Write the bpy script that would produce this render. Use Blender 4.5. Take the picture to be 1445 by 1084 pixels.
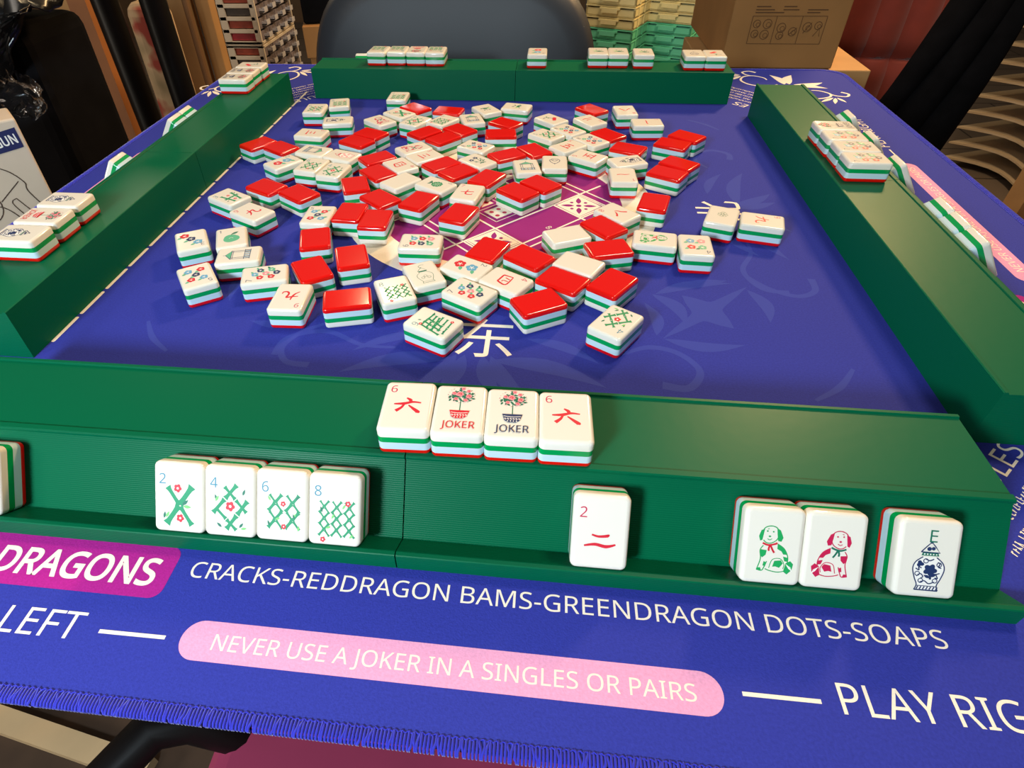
import bpy, bmesh, math, random
from mathutils import Vector, Matrix
for o in list(bpy.data.objects): bpy.data.objects.remove(o, do_unlink=True)
SC = bpy.context.scene
COL = SC.collection
R = math.radians
MM = 0.001
rnd = random.Random(7)

# ------------------------------------------------------------------ camera, world, lights, exposure
def make_camera():
    cd = bpy.data.cameras.new('camera'); co = bpy.data.objects.new('camera', cd); COL.objects.link(co)
    fw = Vector((-0.09614491, 0.7402748, -0.66539415)); rt = Vector((0.99356035, 0.11163762, -0.01936184)); up = Vector((-0.05994993, 0.66297079, 0.74624108))
    m = Matrix((rt, up, -fw)).transposed().to_4x4(); m.translation = Vector((0, 0, 0.221716))
    co.matrix_world = m
    cd.sensor_fit = 'HORIZONTAL'; cd.sensor_width = 36.0; cd.lens = 36.0 * 855.505 / 1445.0
    cd.shift_x = 58.434 / 1445.0; cd.clip_start = 0.01; cd.clip_end = 50
    cd.dof.use_dof = False
    SC.camera = co
make_camera()
SC.view_settings.view_transform = 'Standard'; SC.view_settings.look = 'None'; SC.view_settings.gamma = 1.0
SC.view_settings.use_curve_mapping = False; SC.view_settings.exposure = 0.0
w = bpy.data.worlds.new('world'); SC.world = w; w.use_nodes = True
bgn = w.node_tree.nodes['Background']; bgn.inputs[0].default_value = (1.0, 0.90, 0.78, 1); bgn.inputs[1].default_value = 0.13
def area(name, loc, target, size, power, color):
    l = bpy.data.lights.new(name, 'AREA'); l.shape = 'DISK'; l.size = size; l.energy = power; l.color = color
    o = bpy.data.objects.new(name, l); COL.objects.link(o); o.location = loc
    o.rotation_euler = (Vector(target) - Vector(loc)).to_track_quat('-Z', 'Y').to_euler()
    return o
area('cool_window_light', (-0.35, -0.42, 0.40), (-0.15, 0.25, 0.0), 0.14, 8.6, (0.74, 0.90, 1.0))
area('warm_key_lamp', (0.92, 1.92, 1.22), (0.1, 0.40, 0), 0.22, 34, (1.0, 0.62, 0.28))
area('warm_lamp_behind_left', (-0.50, 1.66, 1.00), (-0.10, 0.3, 0), 0.14, 2.0, (1.0, 0.74, 0.42))
area('warm_lamp_far_right', (1.50, 3.95, 1.05), (0.22, 0.6, 0), 0.24, 5, (1.0, 0.74, 0.42))
area('warm_lamp_far_left', (-2.60, 3.60, 1.50), (-0.3, 0.5, 0), 0.40, 8, (1.0, 0.80, 0.55))
area('back_room_light', (0.6, 0.9, 1.65), (-0.1, 1.9, -0.2), 0.4, 20, (1.0, 0.80, 0.58))
area('added_low_side_fill', (-1.7, -0.35, -0.12), (-0.5, 0.2, -0.72), 0.3, 9, (1.0, 0.88, 0.72))  # added fill to brighten the plank and floor, stands for no known lamp
area('added_fill_behind_viewer', (-1.3, -1.1, 1.55), (-0.5, 0.3, -0.5), 0.4, 9, (1.0, 0.90, 0.78))  # invented soft fill, added to lift the floor below the near left edge

# ------------------------------------------------------------------ materials
def srgb(r, g, b):
    f = lambda c: (c/255/12.92) if c/255 <= 0.04045 else ((c/255+0.055)/1.055)**2.4
    return (f(r), f(g), f(b), 1)
MATS = {}
def mat(name, col, rough=0.5, spec=0.5, coat=0.0, metal=0.0, bump=None, noise=None, trans=0.0, alpha=1.0, sheen=0.0, sss=0.0, ior=1.45):
    if name in MATS: return MATS[name]
    m = bpy.data.materials.new(name); m.use_nodes = True; MATS[name] = m
    nt = m.node_tree; b = nt.nodes['Principled BSDF']
    b.inputs['Base Color'].default_value = col; b.inputs['Roughness'].default_value = rough
    b.inputs['Specular IOR Level'].default_value = spec; b.inputs['Coat Weight'].default_value = coat; b.inputs['Coat Roughness'].default_value = 0.06
    b.inputs['Metallic'].default_value = metal; b.inputs['Transmission Weight'].default_value = trans; b.inputs['Alpha'].default_value = alpha
    b.inputs['Sheen Weight'].default_value = sheen; b.inputs['IOR'].default_value = ior
    if sss: b.inputs['Subsurface Weight'].default_value = sss; b.inputs['Subsurface Radius'].default_value = (0.004, 0.004, 0.004); b.inputs['Subsurface Scale'].default_value = 1.0
    tc = nt.nodes.new('ShaderNodeTexCoord')
    if noise:   # (scale, amount, detail) light/dark mottling of the surface's own colour
        sc, am = noise[:2]
        n = nt.nodes.new('ShaderNodeTexNoise'); n.inputs['Scale'].default_value = sc; n.inputs['Detail'].default_value = 4
        nt.links.new(tc.outputs['Object'], n.inputs['Vector'])
        r = nt.nodes.new('ShaderNodeValToRGB'); c = Vector(col[:3])
        r.color_ramp.elements[0].position = 0.3; r.color_ramp.elements[1].position = 0.7
        r.color_ramp.elements[0].color = (*(c*(1-am)), 1); r.color_ramp.elements[1].color = (*[min(1, v) for v in c*(1+am)], 1)
        nt.links.new(n.outputs['Fac'], r.inputs['Fac']); nt.links.new(r.outputs['Color'], b.inputs['Base Color'])
    if bump:    # (kind, scale, strength, distance)
        kind, sc, st, di = bump
        if kind == 'noise':
            t = nt.nodes.new('ShaderNodeTexNoise'); t.inputs['Scale'].default_value = sc; t.inputs['Detail'].default_value = 3
        else:
            t = nt.nodes.new('ShaderNodeTexWave'); t.wave_type = 'BANDS'; t.bands_direction = kind[-1]; t.inputs['Scale'].default_value = sc
            t.inputs['Distortion'].default_value = 0.6; t.inputs['Detail'].default_value = 1.0; t.inputs['Detail Scale'].default_value = 0.4
        nt.links.new(tc.outputs['Object'], t.inputs['Vector'])
        bp = nt.nodes.new('ShaderNodeBump'); bp.inputs['Strength'].default_value = st; bp.inputs['Distance'].default_value = di
        nt.links.new(t.outputs['Fac'], bp.inputs['Height']); nt.links.new(bp.outputs['Normal'], b.inputs['Normal'])
    return m
IVORY = mat('tile_ivory', srgb(234, 228, 214), 0.16, 0.5, 0.4, sss=0.0)
GREENL = mat('tile_green', srgb(0, 152, 78), 0.22, 0.5, 0.2)
WHITEL = mat('tile_white', srgb(196, 220, 228), 0.2, 0.5, 0.2)
REDL = mat('tile_red', srgb(222, 10, 4), 0.14, 0.5, 0.5)
RACKG = mat('rack_green_plastic', srgb(0, 92, 60), 0.38, 0.12, 0.0, bump=('wave_Z', 420, 0.22, 0.0003))
MATB = mat('mat_blue_fabric', srgb(45, 54, 154), 0.85, 0.25, bump=('noise', 1400, 0.35, 0.0006), noise=(900, 0.12))
MATB2 = mat('mat_swirl_blue', srgb(56, 68, 162), 0.85, 0.25, bump=('noise', 1400, 0.35, 0.0006))
STITCH = mat('stitch_blue_thread', srgb(40, 44, 176), 0.8, 0.2, sheen=0.3)
CREAM = mat('mat_cream_print', srgb(244, 232, 214), 0.85, 0.2, noise=(1200, 0.06))
MAGENTA = mat('mat_magenta_print', srgb(170, 32, 136), 0.85, 0.2, bump=('noise', 1400, 0.3, 0.0005), noise=(900, 0.1))
PLUM = mat('mat_plum_print', srgb(150, 38, 122), 0.85, 0.2, bump=('noise', 1400, 0.3, 0.0005))
PINK = mat('mat_pink_print', srgb(226, 158, 196), 0.85, 0.2, bump=('noise', 1400, 0.3, 0.0005), noise=(900, 0.08))
INK = {'g': mat('ink_green', srgb(20, 160, 84), 0.5), 'e': mat('ink_emerald', srgb(0, 140, 92), 0.5), 'd': mat('ink_dark_green', srgb(16, 110, 84), 0.5),
       'l': mat('ink_leaf_green', srgb(120, 200, 110), 0.5), 'r': mat('ink_red', srgb(210, 24, 48), 0.5), 'p': mat('ink_pink', srgb(236, 140, 150), 0.5),
       'c': mat('ink_crimson', srgb(196, 20, 74), 0.5), 'n': mat('ink_navy', srgb(26, 48, 92), 0.5), 'b': mat('ink_sky_blue', srgb(96, 164, 200), 0.5),
       'k': mat('ink_grey', srgb(96, 92, 100), 0.5), 'w': mat('ink_white', srgb(240, 236, 228), 0.5), 't': mat('ink_teal', srgb(44, 128, 152), 0.5),
       'm': mat('ink_mint', srgb(90, 178, 140), 0.5)}

# ------------------------------------------------------------------ mesh helpers
def tag(o, label=None, cat=None, group=None, kind=None):
    if label: o['label'] = label
    if cat: o['category'] = cat
    if group: o['group'] = group
    if kind: o['kind'] = kind
    return o
def empty(name, loc=(0, 0, 0), rot=(0, 0, 0)):
    o = bpy.data.objects.new(name, None); COL.objects.link(o); o.location = loc; o.rotation_euler = rot; o.empty_display_size = 0.01
    return o
def link(name, me, parent=None, loc=(0, 0, 0), rot=(0, 0, 0)):
    o = bpy.data.objects.new(name, me); COL.objects.link(o); o.location = loc; o.rotation_euler = rot
    if parent: o.parent = parent
    return o
class MB:
    """collects shapes (in metres) and builds one mesh"""
    def __init__(s): s.v = []; s.f = []; s.mi = []; s.mats = []
    def _m(s, m):
        if m not in s.mats: s.mats.append(m)
        return s.mats.index(m)
    def add(s, vs, fs, m):
        k = len(s.v); s.v += [tuple(v) for v in vs]; i = s._m(m)
        for f in fs: s.f.append([k+a for a in f]); s.mi.append(i)
        return s
    def box(s, c, d, m, rot=None, taper=1.0):
        x, y, z = [a/2 for a in d]; vs = []
        for sz in (-1, 1):
            t = taper if sz > 0 else 1.0
            for sx, sy in ((-1, -1), (1, -1), (1, 1), (-1, 1)): vs.append(Vector((sx*x*t, sy*y*t, sz*z)))
        if rot is not None: vs = [rot @ v for v in vs]
        vs = [v + Vector(c) for v in vs]
        return s.add(vs, [(3, 2, 1, 0), (4, 5, 6, 7), (0, 1, 5, 4), (1, 2, 6, 5), (2, 3, 7, 6), (3, 0, 4, 7)], m)
    def tube(s, pts, r, m, n=10, closed=False):
        pts = [Vector(p) for p in pts]; N = len(pts); rs = r if isinstance(r, (list, tuple)) else [r]*N
        vs = []; ref = None
        for i, p in enumerate(pts):
            t = (pts[(i+1) % N] - pts[i-1]) if closed else (pts[min(i+1, N-1)] - pts[max(i-1, 0)])
            t.normalize()
            if ref is None: ref = t.orthogonal().normalized()
            ref = (ref - t*ref.dot(t)).normalized(); b = t.cross(ref)
            for k in range(n): a = 2*math.pi*k/n; vs.append(p + (ref*math.cos(a) + b*math.sin(a))*rs[i])
        fs = []
        for i in range(N if closed else N-1):
            j = (i+1) % N
            for k in range(n): l = (k+1) % n; fs.append((i*n+k, i*n+l, j*n+l, j*n+k))
        if not closed: fs.append(tuple(range(n-1, -1, -1))); fs.append(tuple(range((N-1)*n, N*n)))
        return s.add(vs, fs, m)
    def prism(s, poly, z0, z1, m):
        n = len(poly); vs = [(x, y, z0) for x, y in poly] + [(x, y, z1) for x, y in poly]
        return s.add(vs, [tuple(range(n-1, -1, -1)), tuple(range(n, 2*n))] + [(i, (i+1) % n, n+(i+1) % n, n+i) for i in range(n)], m)
    def grid(s, fn, nu, nv, m):
        vs = [fn(i/nu, j/nv) for j in range(nv+1) for i in range(nu+1)]; w_ = nu+1
        return s.add(vs, [(j*w_+i, j*w_+i+1, (j+1)*w_+i+1, (j+1)*w_+i) for j in range(nv) for i in range(nu)], m)
    def mesh(s, name, smooth=None):
        me = bpy.data.meshes.new(name); me.from_pydata(s.v, [], s.f)
        for m in s.mats: me.materials.append(m)
        me.polygons.foreach_set('material_index', s.mi)
        if smooth:
            me.polygons.foreach_set('use_smooth', [True]*len(s.f)); me.update(); me.set_sharp_from_angle(angle=R(smooth))
        me.update(); return me
    def build(s, name, parent=None, smooth=None, loc=(0, 0, 0), rot=(0, 0, 0), bevel=0.0, solid=0.0, sub=0):
        o = link(name, s.mesh(name, smooth), parent, loc, rot)
        if solid: md = o.modifiers.new('solid', 'SOLIDIFY'); md.thickness = solid; md.offset = 0
        if bevel: md = o.modifiers.new('bevel', 'BEVEL'); md.width = bevel; md.segments = 3; md.limit_method = 'ANGLE'; md.angle_limit = R(35)
        if sub: md = o.modifiers.new('sub', 'SUBSURF'); md.levels = sub; md.render_levels = sub
        return o
def rrect(w, h, r, n=5, inset=0.0):
    w, h, r = w/2-inset, h/2-inset, max(0.0003*0+1e-6, r-inset); out = []
    for cx, cy, a0 in ((w-r, h-r, 0), (-w+r, h-r, 90), (-w+r, -h+r, 180), (w-r, -h+r, 270)):
        for k in range(n+1): a = R(a0+90*k/n); out.append((cx+r*math.cos(a), cy+r*math.sin(a)))
    return out

# ------------------------------------------------------------------ flat printed art (units: mm)
_txt = {}
def sans_font():   # the plain sans that ships with Blender; the built-in font if it is not there
    try:
        import os
        return bpy.data.fonts.load(os.path.join(bpy.utils.system_resource('DATAFILES'), 'fonts', 'NotoSansHebrew-Regular.woff2'))
    except Exception: return None
SANS = sans_font()
def text_mesh(s, bold=0.0):
    key = (s, bold)
    if key not in _txt:
        cu = bpy.data.curves.new('t', 'FONT'); cu.body = s; cu.size = 1.0; cu.offset = bold; cu.resolution_u = 3
        if SANS and max(map(ord, s)) < 0x2E80: cu.font = SANS
        ob = bpy.data.objects.new('t', cu); COL.objects.link(ob); bpy.context.view_layer.update()
        me = bpy.data.meshes.new_from_object(ob.evaluated_get(bpy.context.evaluated_depsgraph_get()))
        vs = [(v.co.x, v.co.y) for v in me.vertices]; fs = [tuple(p.vertices) for p in me.polygons]
        bpy.data.objects.remove(ob); bpy.data.curves.remove(cu); bpy.data.meshes.remove(me)
        _txt[key] = (vs, fs)
    return _txt[key]
class Art:
    def __init__(s, dz=0.004): s.mb = MB(); s.z = 0.0; s.dz = dz; s.T = None
    def poly(s, pts, m, fs=None):
        s.z += s.dz
        if s.T: pts = [s.T(x, y) for x, y in pts]
        n = len(pts)
        if fs is None:
            a = sum(pts[i][0]*pts[(i+1) % n][1]-pts[(i+1) % n][0]*pts[i][1] for i in range(n))
            fs = [tuple(range(n)) if a > 0 else tuple(range(n-1, -1, -1))]
        s.mb.add([(x*MM, y*MM, s.z*MM) for x, y in pts], fs, INK[m] if isinstance(m, str) else m); return s
    def stroke(s, pts, w, m):
        n = len(pts); ws = list(w) if isinstance(w, (list, tuple)) else [w]*n
        if len(ws) != n: ws = [ws[0]+(ws[-1]-ws[0])*i/(n-1) for i in range(n)]
        L = []; Rr = []
        for i in range(n):
            x0, y0 = pts[max(i-1, 0)]; x1, y1 = pts[min(i+1, n-1)]; d = math.hypot(x1-x0, y1-y0) or 1
            nx, ny = -(y1-y0)/d*ws[i]/2, (x1-x0)/d*ws[i]/2
            L.append((pts[i][0]+nx, pts[i][1]+ny)); Rr.append((pts[i][0]-nx, pts[i][1]-ny))
        pp = L+Rr; fs = [(i, n+i, n+i+1, i+1) for i in range(n-1)]
        return s.poly(pp, m, fs)
    def curve(s, pts, w, m, n=14):
        # Catmull-Rom through pts
        P = [pts[0]]+list(pts)+[pts[-1]]; out = []
        for i in range(1, len(P)-2):
            for k in range(n):
                t = k/n; a, b, c, d = P[i-1], P[i], P[i+1], P[i+2]
                out.append(tuple(0.5*(2*b[j]+(c[j]-a[j])*t+(2*a[j]-5*b[j]+4*c[j]-d[j])*t*t+(3*b[j]-a[j]-3*c[j]+d[j])*t**3) for j in (0, 1)))
        out.append(P[-2])
        if isinstance(w, (list, tuple)) and len(w) == len(pts):
            ws = []
            for i in range(len(out)):
                q = i/n; a = min(int(q), len(w)-2); ws.append(w[a]+(w[a+1]-w[a])*min(1, q-a))
            w = ws
        return s.stroke(out, w, m)
    def disc(s, x, y, r, m, n=20, ry=None): return s.poly([(x+r*math.cos(2*math.pi*k/n), y+(ry or r)*math.sin(2*math.pi*k/n)) for k in range(n)], m)
    def ring(s, x, y, r, w, m, n=48):
        pts = [(x+q*math.cos(2*math.pi*k/n), y+q*math.sin(2*math.pi*k/n)) for q in (r-w/2, r+w/2) for k in range(n)]
        return s.poly(pts, m, [(k, n+k, n+(k+1) % n, (k+1) % n)[::1] for k in range(n)])
    def petal(s, x0, y0, x1, y1, w, m, n=9, bend=0.0):
        dx, dy = x1-x0, y1-y0; pts = []
        for side in (1, -1):
            for k in range(n+1):
                t = k/n if side > 0 else 1-k/n; q = math.sin(math.pi*t**0.85)*w/2*side+bend*math.sin(math.pi*t)
                L = math.hypot(dx, dy); pts.append((x0+dx*t-dy/L*q, y0+dy*t+dx/L*q))
        return s.poly(pts[:-1], m)
    def flower(s, x, y, r, m, petals=5, amp=0.16, ph=0.3, n=40): return s.poly([(x+r*(1-amp+amp*abs(math.cos(petals/2*(2*math.pi*k/n)+ph))*1.6)*math.cos(2*math.pi*k/n), y+r*(1-amp+amp*abs(math.cos(petals/2*(2*math.pi*k/n)+ph))*1.6)*math.sin(2*math.pi*k/n)) for k in range(n)], m)
    def text(s, t, x, y, cap, m, width=None, bold=0.0, rot=0.0):
        vs, fs = text_mesh(t, bold); sc = cap/max(v[1] for v in text_mesh('H' if max(map(ord, t)) < 0x2E80 else t)[0])
        vs = [v for v in vs]; x0 = min(v[0] for v in vs); x1 = max(v[0] for v in vs); sx = sc if width is None else width/(x1-x0)
        c, n_ = math.cos(R(rot)), math.sin(R(rot)); pts = []
        for vx, vy in vs: a, b = (vx-x0)*sx, vy*sc; pts.append((x+a*c-b*n_, y+a*n_+b*c))
        return s.poly(pts, m, fs)
    def build(s, name, parent, z, loc=(0, 0, 0)): return link(name, s.mb.mesh(name), parent, (loc[0], loc[1], z))
    def mesh(s, name): return s.mb.mesh(name)

# ------------------------------------------------------------------ tile faces (units: mm, +y towards the top of the face)
FLP = ['n', 'b', 'r', 'm', 'p']
def plum(a, x, y, r, c, leaf=True):
    if leaf: a.petal(x+r*.6, y+r*.5, x+r*1.75, y+r*1.15, r*.7, 'm' if c != 'm' else 'd')
    a.flower(x, y, r, c); k = 'w' if c != 'w' else 'k'
    for i in range(5): t = 2*math.pi*i/5+.5; a.stroke([(x, y), (x+r*.5*math.cos(t), y+r*.5*math.sin(t))], .13*r, k)
def stick(a, x0, y0, x1, y1, w=1.15, c='e'):
    w *= 1.1
    dx, dy = x1-x0, y1-y0; L = math.hypot(dx, dy); ux, uy = dx/L, dy/L
    for s0, s1 in ((0, .485), (.515, 1)):
        n = 7; pts = []; ws = []
        for i in range(n):
            t = i/(n-1); q = s0+(s1-s0)*t; pts.append((x0+dx*q, y0+dy*q)); ws.append(w*(1+.75*abs(2*t-1)**4))
        a.stroke(pts, ws, c)
def leaf(a, x, y, ang, L=2.2, c='d'): a.petal(x, y, x+L*math.cos(R(ang)), y+L*math.sin(R(ang)), L*.38, c)
def redf(a, x, y, r=1.15): a.flower(x, y, r, 'r', 5, .2); a.disc(x, y, r*.32, 'w', 10)
def num(a, s, c, y=7.4, cap=3.9): a.text(s, -8.3, y, cap, c)
def bam(n):
    a = Art(); num(a, str(n), 't', 5.6, 4.3); a.T = (lambda x, y: (x*1.08+.3, y*1.13-1.2)) if n < 5 or n == 9 else (lambda x, y: (x*1.0+1.0, y*1.06-2.6))
    if n == 2:
        stick(a, 5.2, 5.6, -5.2, -9.0, 1.7); stick(a, -4.6, 5.0, 5.0, -9.0, 1.3); redf(a, -.6, 4.6, 1.45); redf(a, .3, -6.6, 1.4)
        leaf(a, 1.2, -1.6, 40, 3.2); leaf(a, 1.6, -2.0, -5, 3.2, 'l'); leaf(a, -6.2, -7, 80, 2.6); leaf(a, -5.4, -6.6, 60, 2.6, 'l')
    elif n == 3:
        stick(a, -4.5, 5, -2.5, -9, 1.3); stick(a, 4.5, 5, 2.5, -9, 1.3); stick(a, -6, -2, 6, -1, 1.3); redf(a, 0, 2.4); redf(a, 0, -5.6); leaf(a, 5, 2, 40); leaf(a, -5, -5, 200)
    elif n in (4, 9):
        if n == 4:
            stick(a, 2.6, 7.5, -6.8, -3.4); stick(a, 6.8, 1.8, -1.5, -9.2, 1.2); stick(a, -2.2, 6.6, 6.4, -2.6, .9); stick(a, -5.6, -1.6, 2.4, -9.4, .9); redf(a, 0, -.6, 1.7)
            for x, y, g in ((-5.2, 1.2, 110), (5, 3.8, 70), (-3.4, -8.6, 140), (3.6, -8.4, 50), (-5.8, 1, 60), (4.2, -8.8, 10)): leaf(a, x, y, g, 2.5, 'd' if g != 60 and g != 10 else 'l')
        else:
            for k in (-1, 0, 1):
                stick(a, -6.4+k*.6, 2.2+k*3.6-1, 1.2+k*.6+4, 8.2+k*2.2-6, .9); stick(a, -5+k*3.4, -6.5+k*1.4, -2.2+k*3.0, 5.6-k*.8, .95); stick(a, -6+k*.9, -5.6+k*3.4, 5.4+k*.5, -4.6+k*3.2, .8)
            redf(a, -5.2, 5.6, .95); redf(a, 4.6, -7.8, .95); leaf(a, -2, 7.2, 120); leaf(a, 5.2, 4, 30); leaf(a, -4, -8, 210)
    else:
        rows = {5: 2, 6: 2, 7: 3, 8: 3}[n]; h = 15.0/rows/2*1.15
        sp = 7.2 if rows == 2 else 5.2; cols = 2 if rows == 2 else 3
        for r in range(rows):
            for k in range(cols):
                cx = (k-(cols-1)/2)*sp; cy = 3.6-(r*(13.4/rows))-.2; l = 3.0 if rows == 2 else 2.2
                stick(a, cx-l, cy-l*1.15+.4, cx+l*.9, cy+l*1.2, 1.05 if rows == 2 else .72); stick(a, cx-l*.8, cy+l*1.15, cx+l, cy-l*1.1, .72 if rows == 2 else .55)
        if rows == 2: redf(a, -.3, 3.4, 1.0); redf(a, 0, -5.6, 1.0); pts = ((-5.6, 4.4, 120), (5, 5.2, 50), (-1.6, -2.2, 200), (4, -2, 60), (6, -7, 80), (-6, -5.5, 110), (4.6, -2.4, 110))
        else: redf(a, 4.6, 5.4, 1.05); redf(a, -5.6, -9.2, 1.0); pts = ((-6, 1.6, 110), (-1, 1, 240), (5.4, -8, 40), (2.4, 3.2, 60), (-2.5, -4, 200))
        for x, y, g in pts: leaf(a, x, y, g, 2.2, 'd' if g % 20 else 'l')
    return a
def crk(n):
    a = Art(); c = 'r'; num(a, str(n), 'c', 5.6 if n == 2 else 7.6, 4.2); sx_, sy_, oy_ = (6.0, 4.6, -3.6) if n == 2 else (5.2, 4.6, -1.0); s = lambda pts, w: a.curve([(x*sx_, y*sy_+oy_) for x, y in pts], [q*1.35 for q in w] if isinstance(w, list) else w*1.35, c, 6)
    if n == 1: s([(-1, -.1), (-.3, .06), (.4, -.02), (1, .14)], [.5, .9, .7, 1.0])
    elif n == 2: s([(-.55, .55), (-.1, .42), (.45, .52), (.5, .66)], [.5, .7, .9, .5]); s([(-1, -.45), (-.3, -.28), (.4, -.42), (1, -.2)], [.5, .9, 1.0, .5])
    elif n == 3: s([(-.6, .9), (.6, 1)], [.5, 1]); s([(-.5, .1), (.5, .15)], [.5, 1]); s([(-1, -.75), (1, -.6)], [.5, 1.2])
    elif n == 4: s([(-.9, .75), (-.75, -.75)], [.6, 1]); s([(-.9, .75), (.95, .85), (.8, -.6)], [.5, .9, 1]); s([(-.75, -.7), (.8, -.6)], .9); s([(-.2, .7), (-.35, -.1)], .6); s([(.25, .75), (.3, 0), (.6, -.05)], .6)
    elif n == 5: s([(-.8, .9), (.8, 1)], [.5, 1]); s([(0, .9), (-.35, -.8)], [.9, .7]); s([(-.65, .15), (.5, .2), (.45, -.8)], [.5, .9, .8]); s([(-1.05, -.85), (1.05, -.8)], [.5, 1.1])
    elif n == 6: s([(-.15, 1.15), (.2, .85), (.15, .45)], [.5, 1.2, .5]); s([(-1.1, .3), (-.3, .38), (.4, .62), (1.1, .55)], [.5, 1.2, .9, .5]); s([(-.25, .3), (-.45, -.15), (-.85, -.6)], [.6, .9, 1.3]); s([(.1, .2), (.55, -.25), (.95, -.65), (1.0, -.8)], [.4, 1.0, 1.4, .3])
    elif n == 7: s([(-1, -.1), (0, .2), (1, .4)], [.5, 1, .7]); s([(-.05, 1), (-.15, -.4), (.15, -.8), (.8, -.75), (.95, -.4)], [.5, 1.1, 1, .8, .4])
    elif n == 8: s([(-.2, .5), (-.45, -.1), (-1, -.7)], [.5, .9, 1.2]); s([(-.1, .8), (.3, .5), (.55, -.1), (1.1, -.7)], [.5, .8, 1, 1.3])
    elif n == 9: s([(-.25, 1.1), (-.3, .3), (-.55, -.4), (-1, -.9)], [.5, 1, .9, .4]); s([(-1, .2), (-.2, .35), (.35, .5), (.25, -.3), (.5, -.8), (1, -.75), (1.05, -.3)], [.5, .9, 1, .9, 1, .8, .3])
    return a
def dots(n):
    a = Art(); num(a, str(n), 'n')
    P = {2: [(-.2, 4.2), (-.4, -5.2)], 3: [(-4.2, 5), (0, -1), (4, -7)], 4: [(-3.6, 3.4), (3.6, 3.4), (-3.6, -5), (3.6, -5)], 5: [(-4, 4.4), (4, 4.4), (0, -1), (-4, -6.6), (4, -6.6)],
         6: [(-3.4, 5), (3.4, 5), (-3.4, -1), (3.4, -1), (-3.4, -7), (3.4, -7)], 7: [(0, 6), (-4.4, 2.6), (4.4, 2.6), (0, -1), (-4.4, -4.6), (4.4, -4.6), (0, -8)],
         8: [(-4, 5.2), (4, 5.2), (0, 2.6), (-4.2, -1), (4.2, -1), (0, -4.2), (-4, -7.4), (4, -7.4)]}[n]
    C = {2: 'br', 3: 'bnr', 4: 'mrpb', 5: 'brnrb', 6: 'rbnrmp', 7: 'brnprmn', 8: 'mnbrpnrb'}[n]
    r = {2: 3.8, 3: 3.1, 4: 2.7, 5: 2.5, 6: 2.4, 7: 2.2, 8: 2.0}[n]
    for (x, y), c in zip(P, C): plum(a, x, y, r, c, n < 8)
    return a
def dot1(kind):
    a = Art(); num(a, '1', 'n')
    if kind == 'apple':
        a.flower(0, -2.6, 5.6, 'm', 3, .08); a.stroke([(0, 2), (1, 5)], .6, 'd'); a.petal(.6, 3.6, 5.2, 6.6, 2.4, 'd'); a.curve([(-1.6, -2.5), (0, -1.4), (1.4, -2.8)], .3, 'w')
    else:
        for k in range(9): t = 2*math.pi*k/9; a.disc(3.4*math.cos(t), 1.4+3.4*math.sin(t), 1.5, 'e', 12)
        a.disc(0, 1.4, 3.3, 'e')
        for k in range(9): t = 2*math.pi*k/9; a.curve([(.8*math.cos(t), 1.4+.8*math.sin(t)), (2.4*math.cos(t+.3), 1.4+2.4*math.sin(t+.3)), (3.6*math.cos(t), 1.4+3.6*math.sin(t))], .25, 'w', 5)
        a.stroke([(0, -3), (-.3, -6.6)], .9, 'd'); a.petal(0, -4, 3.4, -6.2, 1.8, 'd'); a.petal(0, -4.2, -3, -6.4, 1.6, 'd')
    return a
def pav():
    a = Art(); a.poly([(-6, 4.6), (0, 8.6), (6, 4.6)], 'm'); a.stroke([(-6, 4.6), (0, 8.6), (6, 4.6), (-6, 4.6)], .45, 'n'); a.stroke([(0, 8.4), (0, 10.2)], .4, 'n')
    for x in (-5.4, -3.8, 3.8, 5.4): a.stroke([(x, 4.6), (x, -8)], .4, 'n')
    a.stroke([(-5.4, 3.6), (5.4, 3.6)], .35, 'n'); a.stroke([(-6.6, -4.2), (6.6, -4.2)], .4, 'n'); a.stroke([(-6.6, -8), (6.6, -8)], .45, 'n')
    for k in range(9): a.stroke([(-5.6+k*1.4, -4.2), (-5.6+k*1.4, -8)], .55, 'b' if k % 2 else 'n')
    return a
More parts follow.
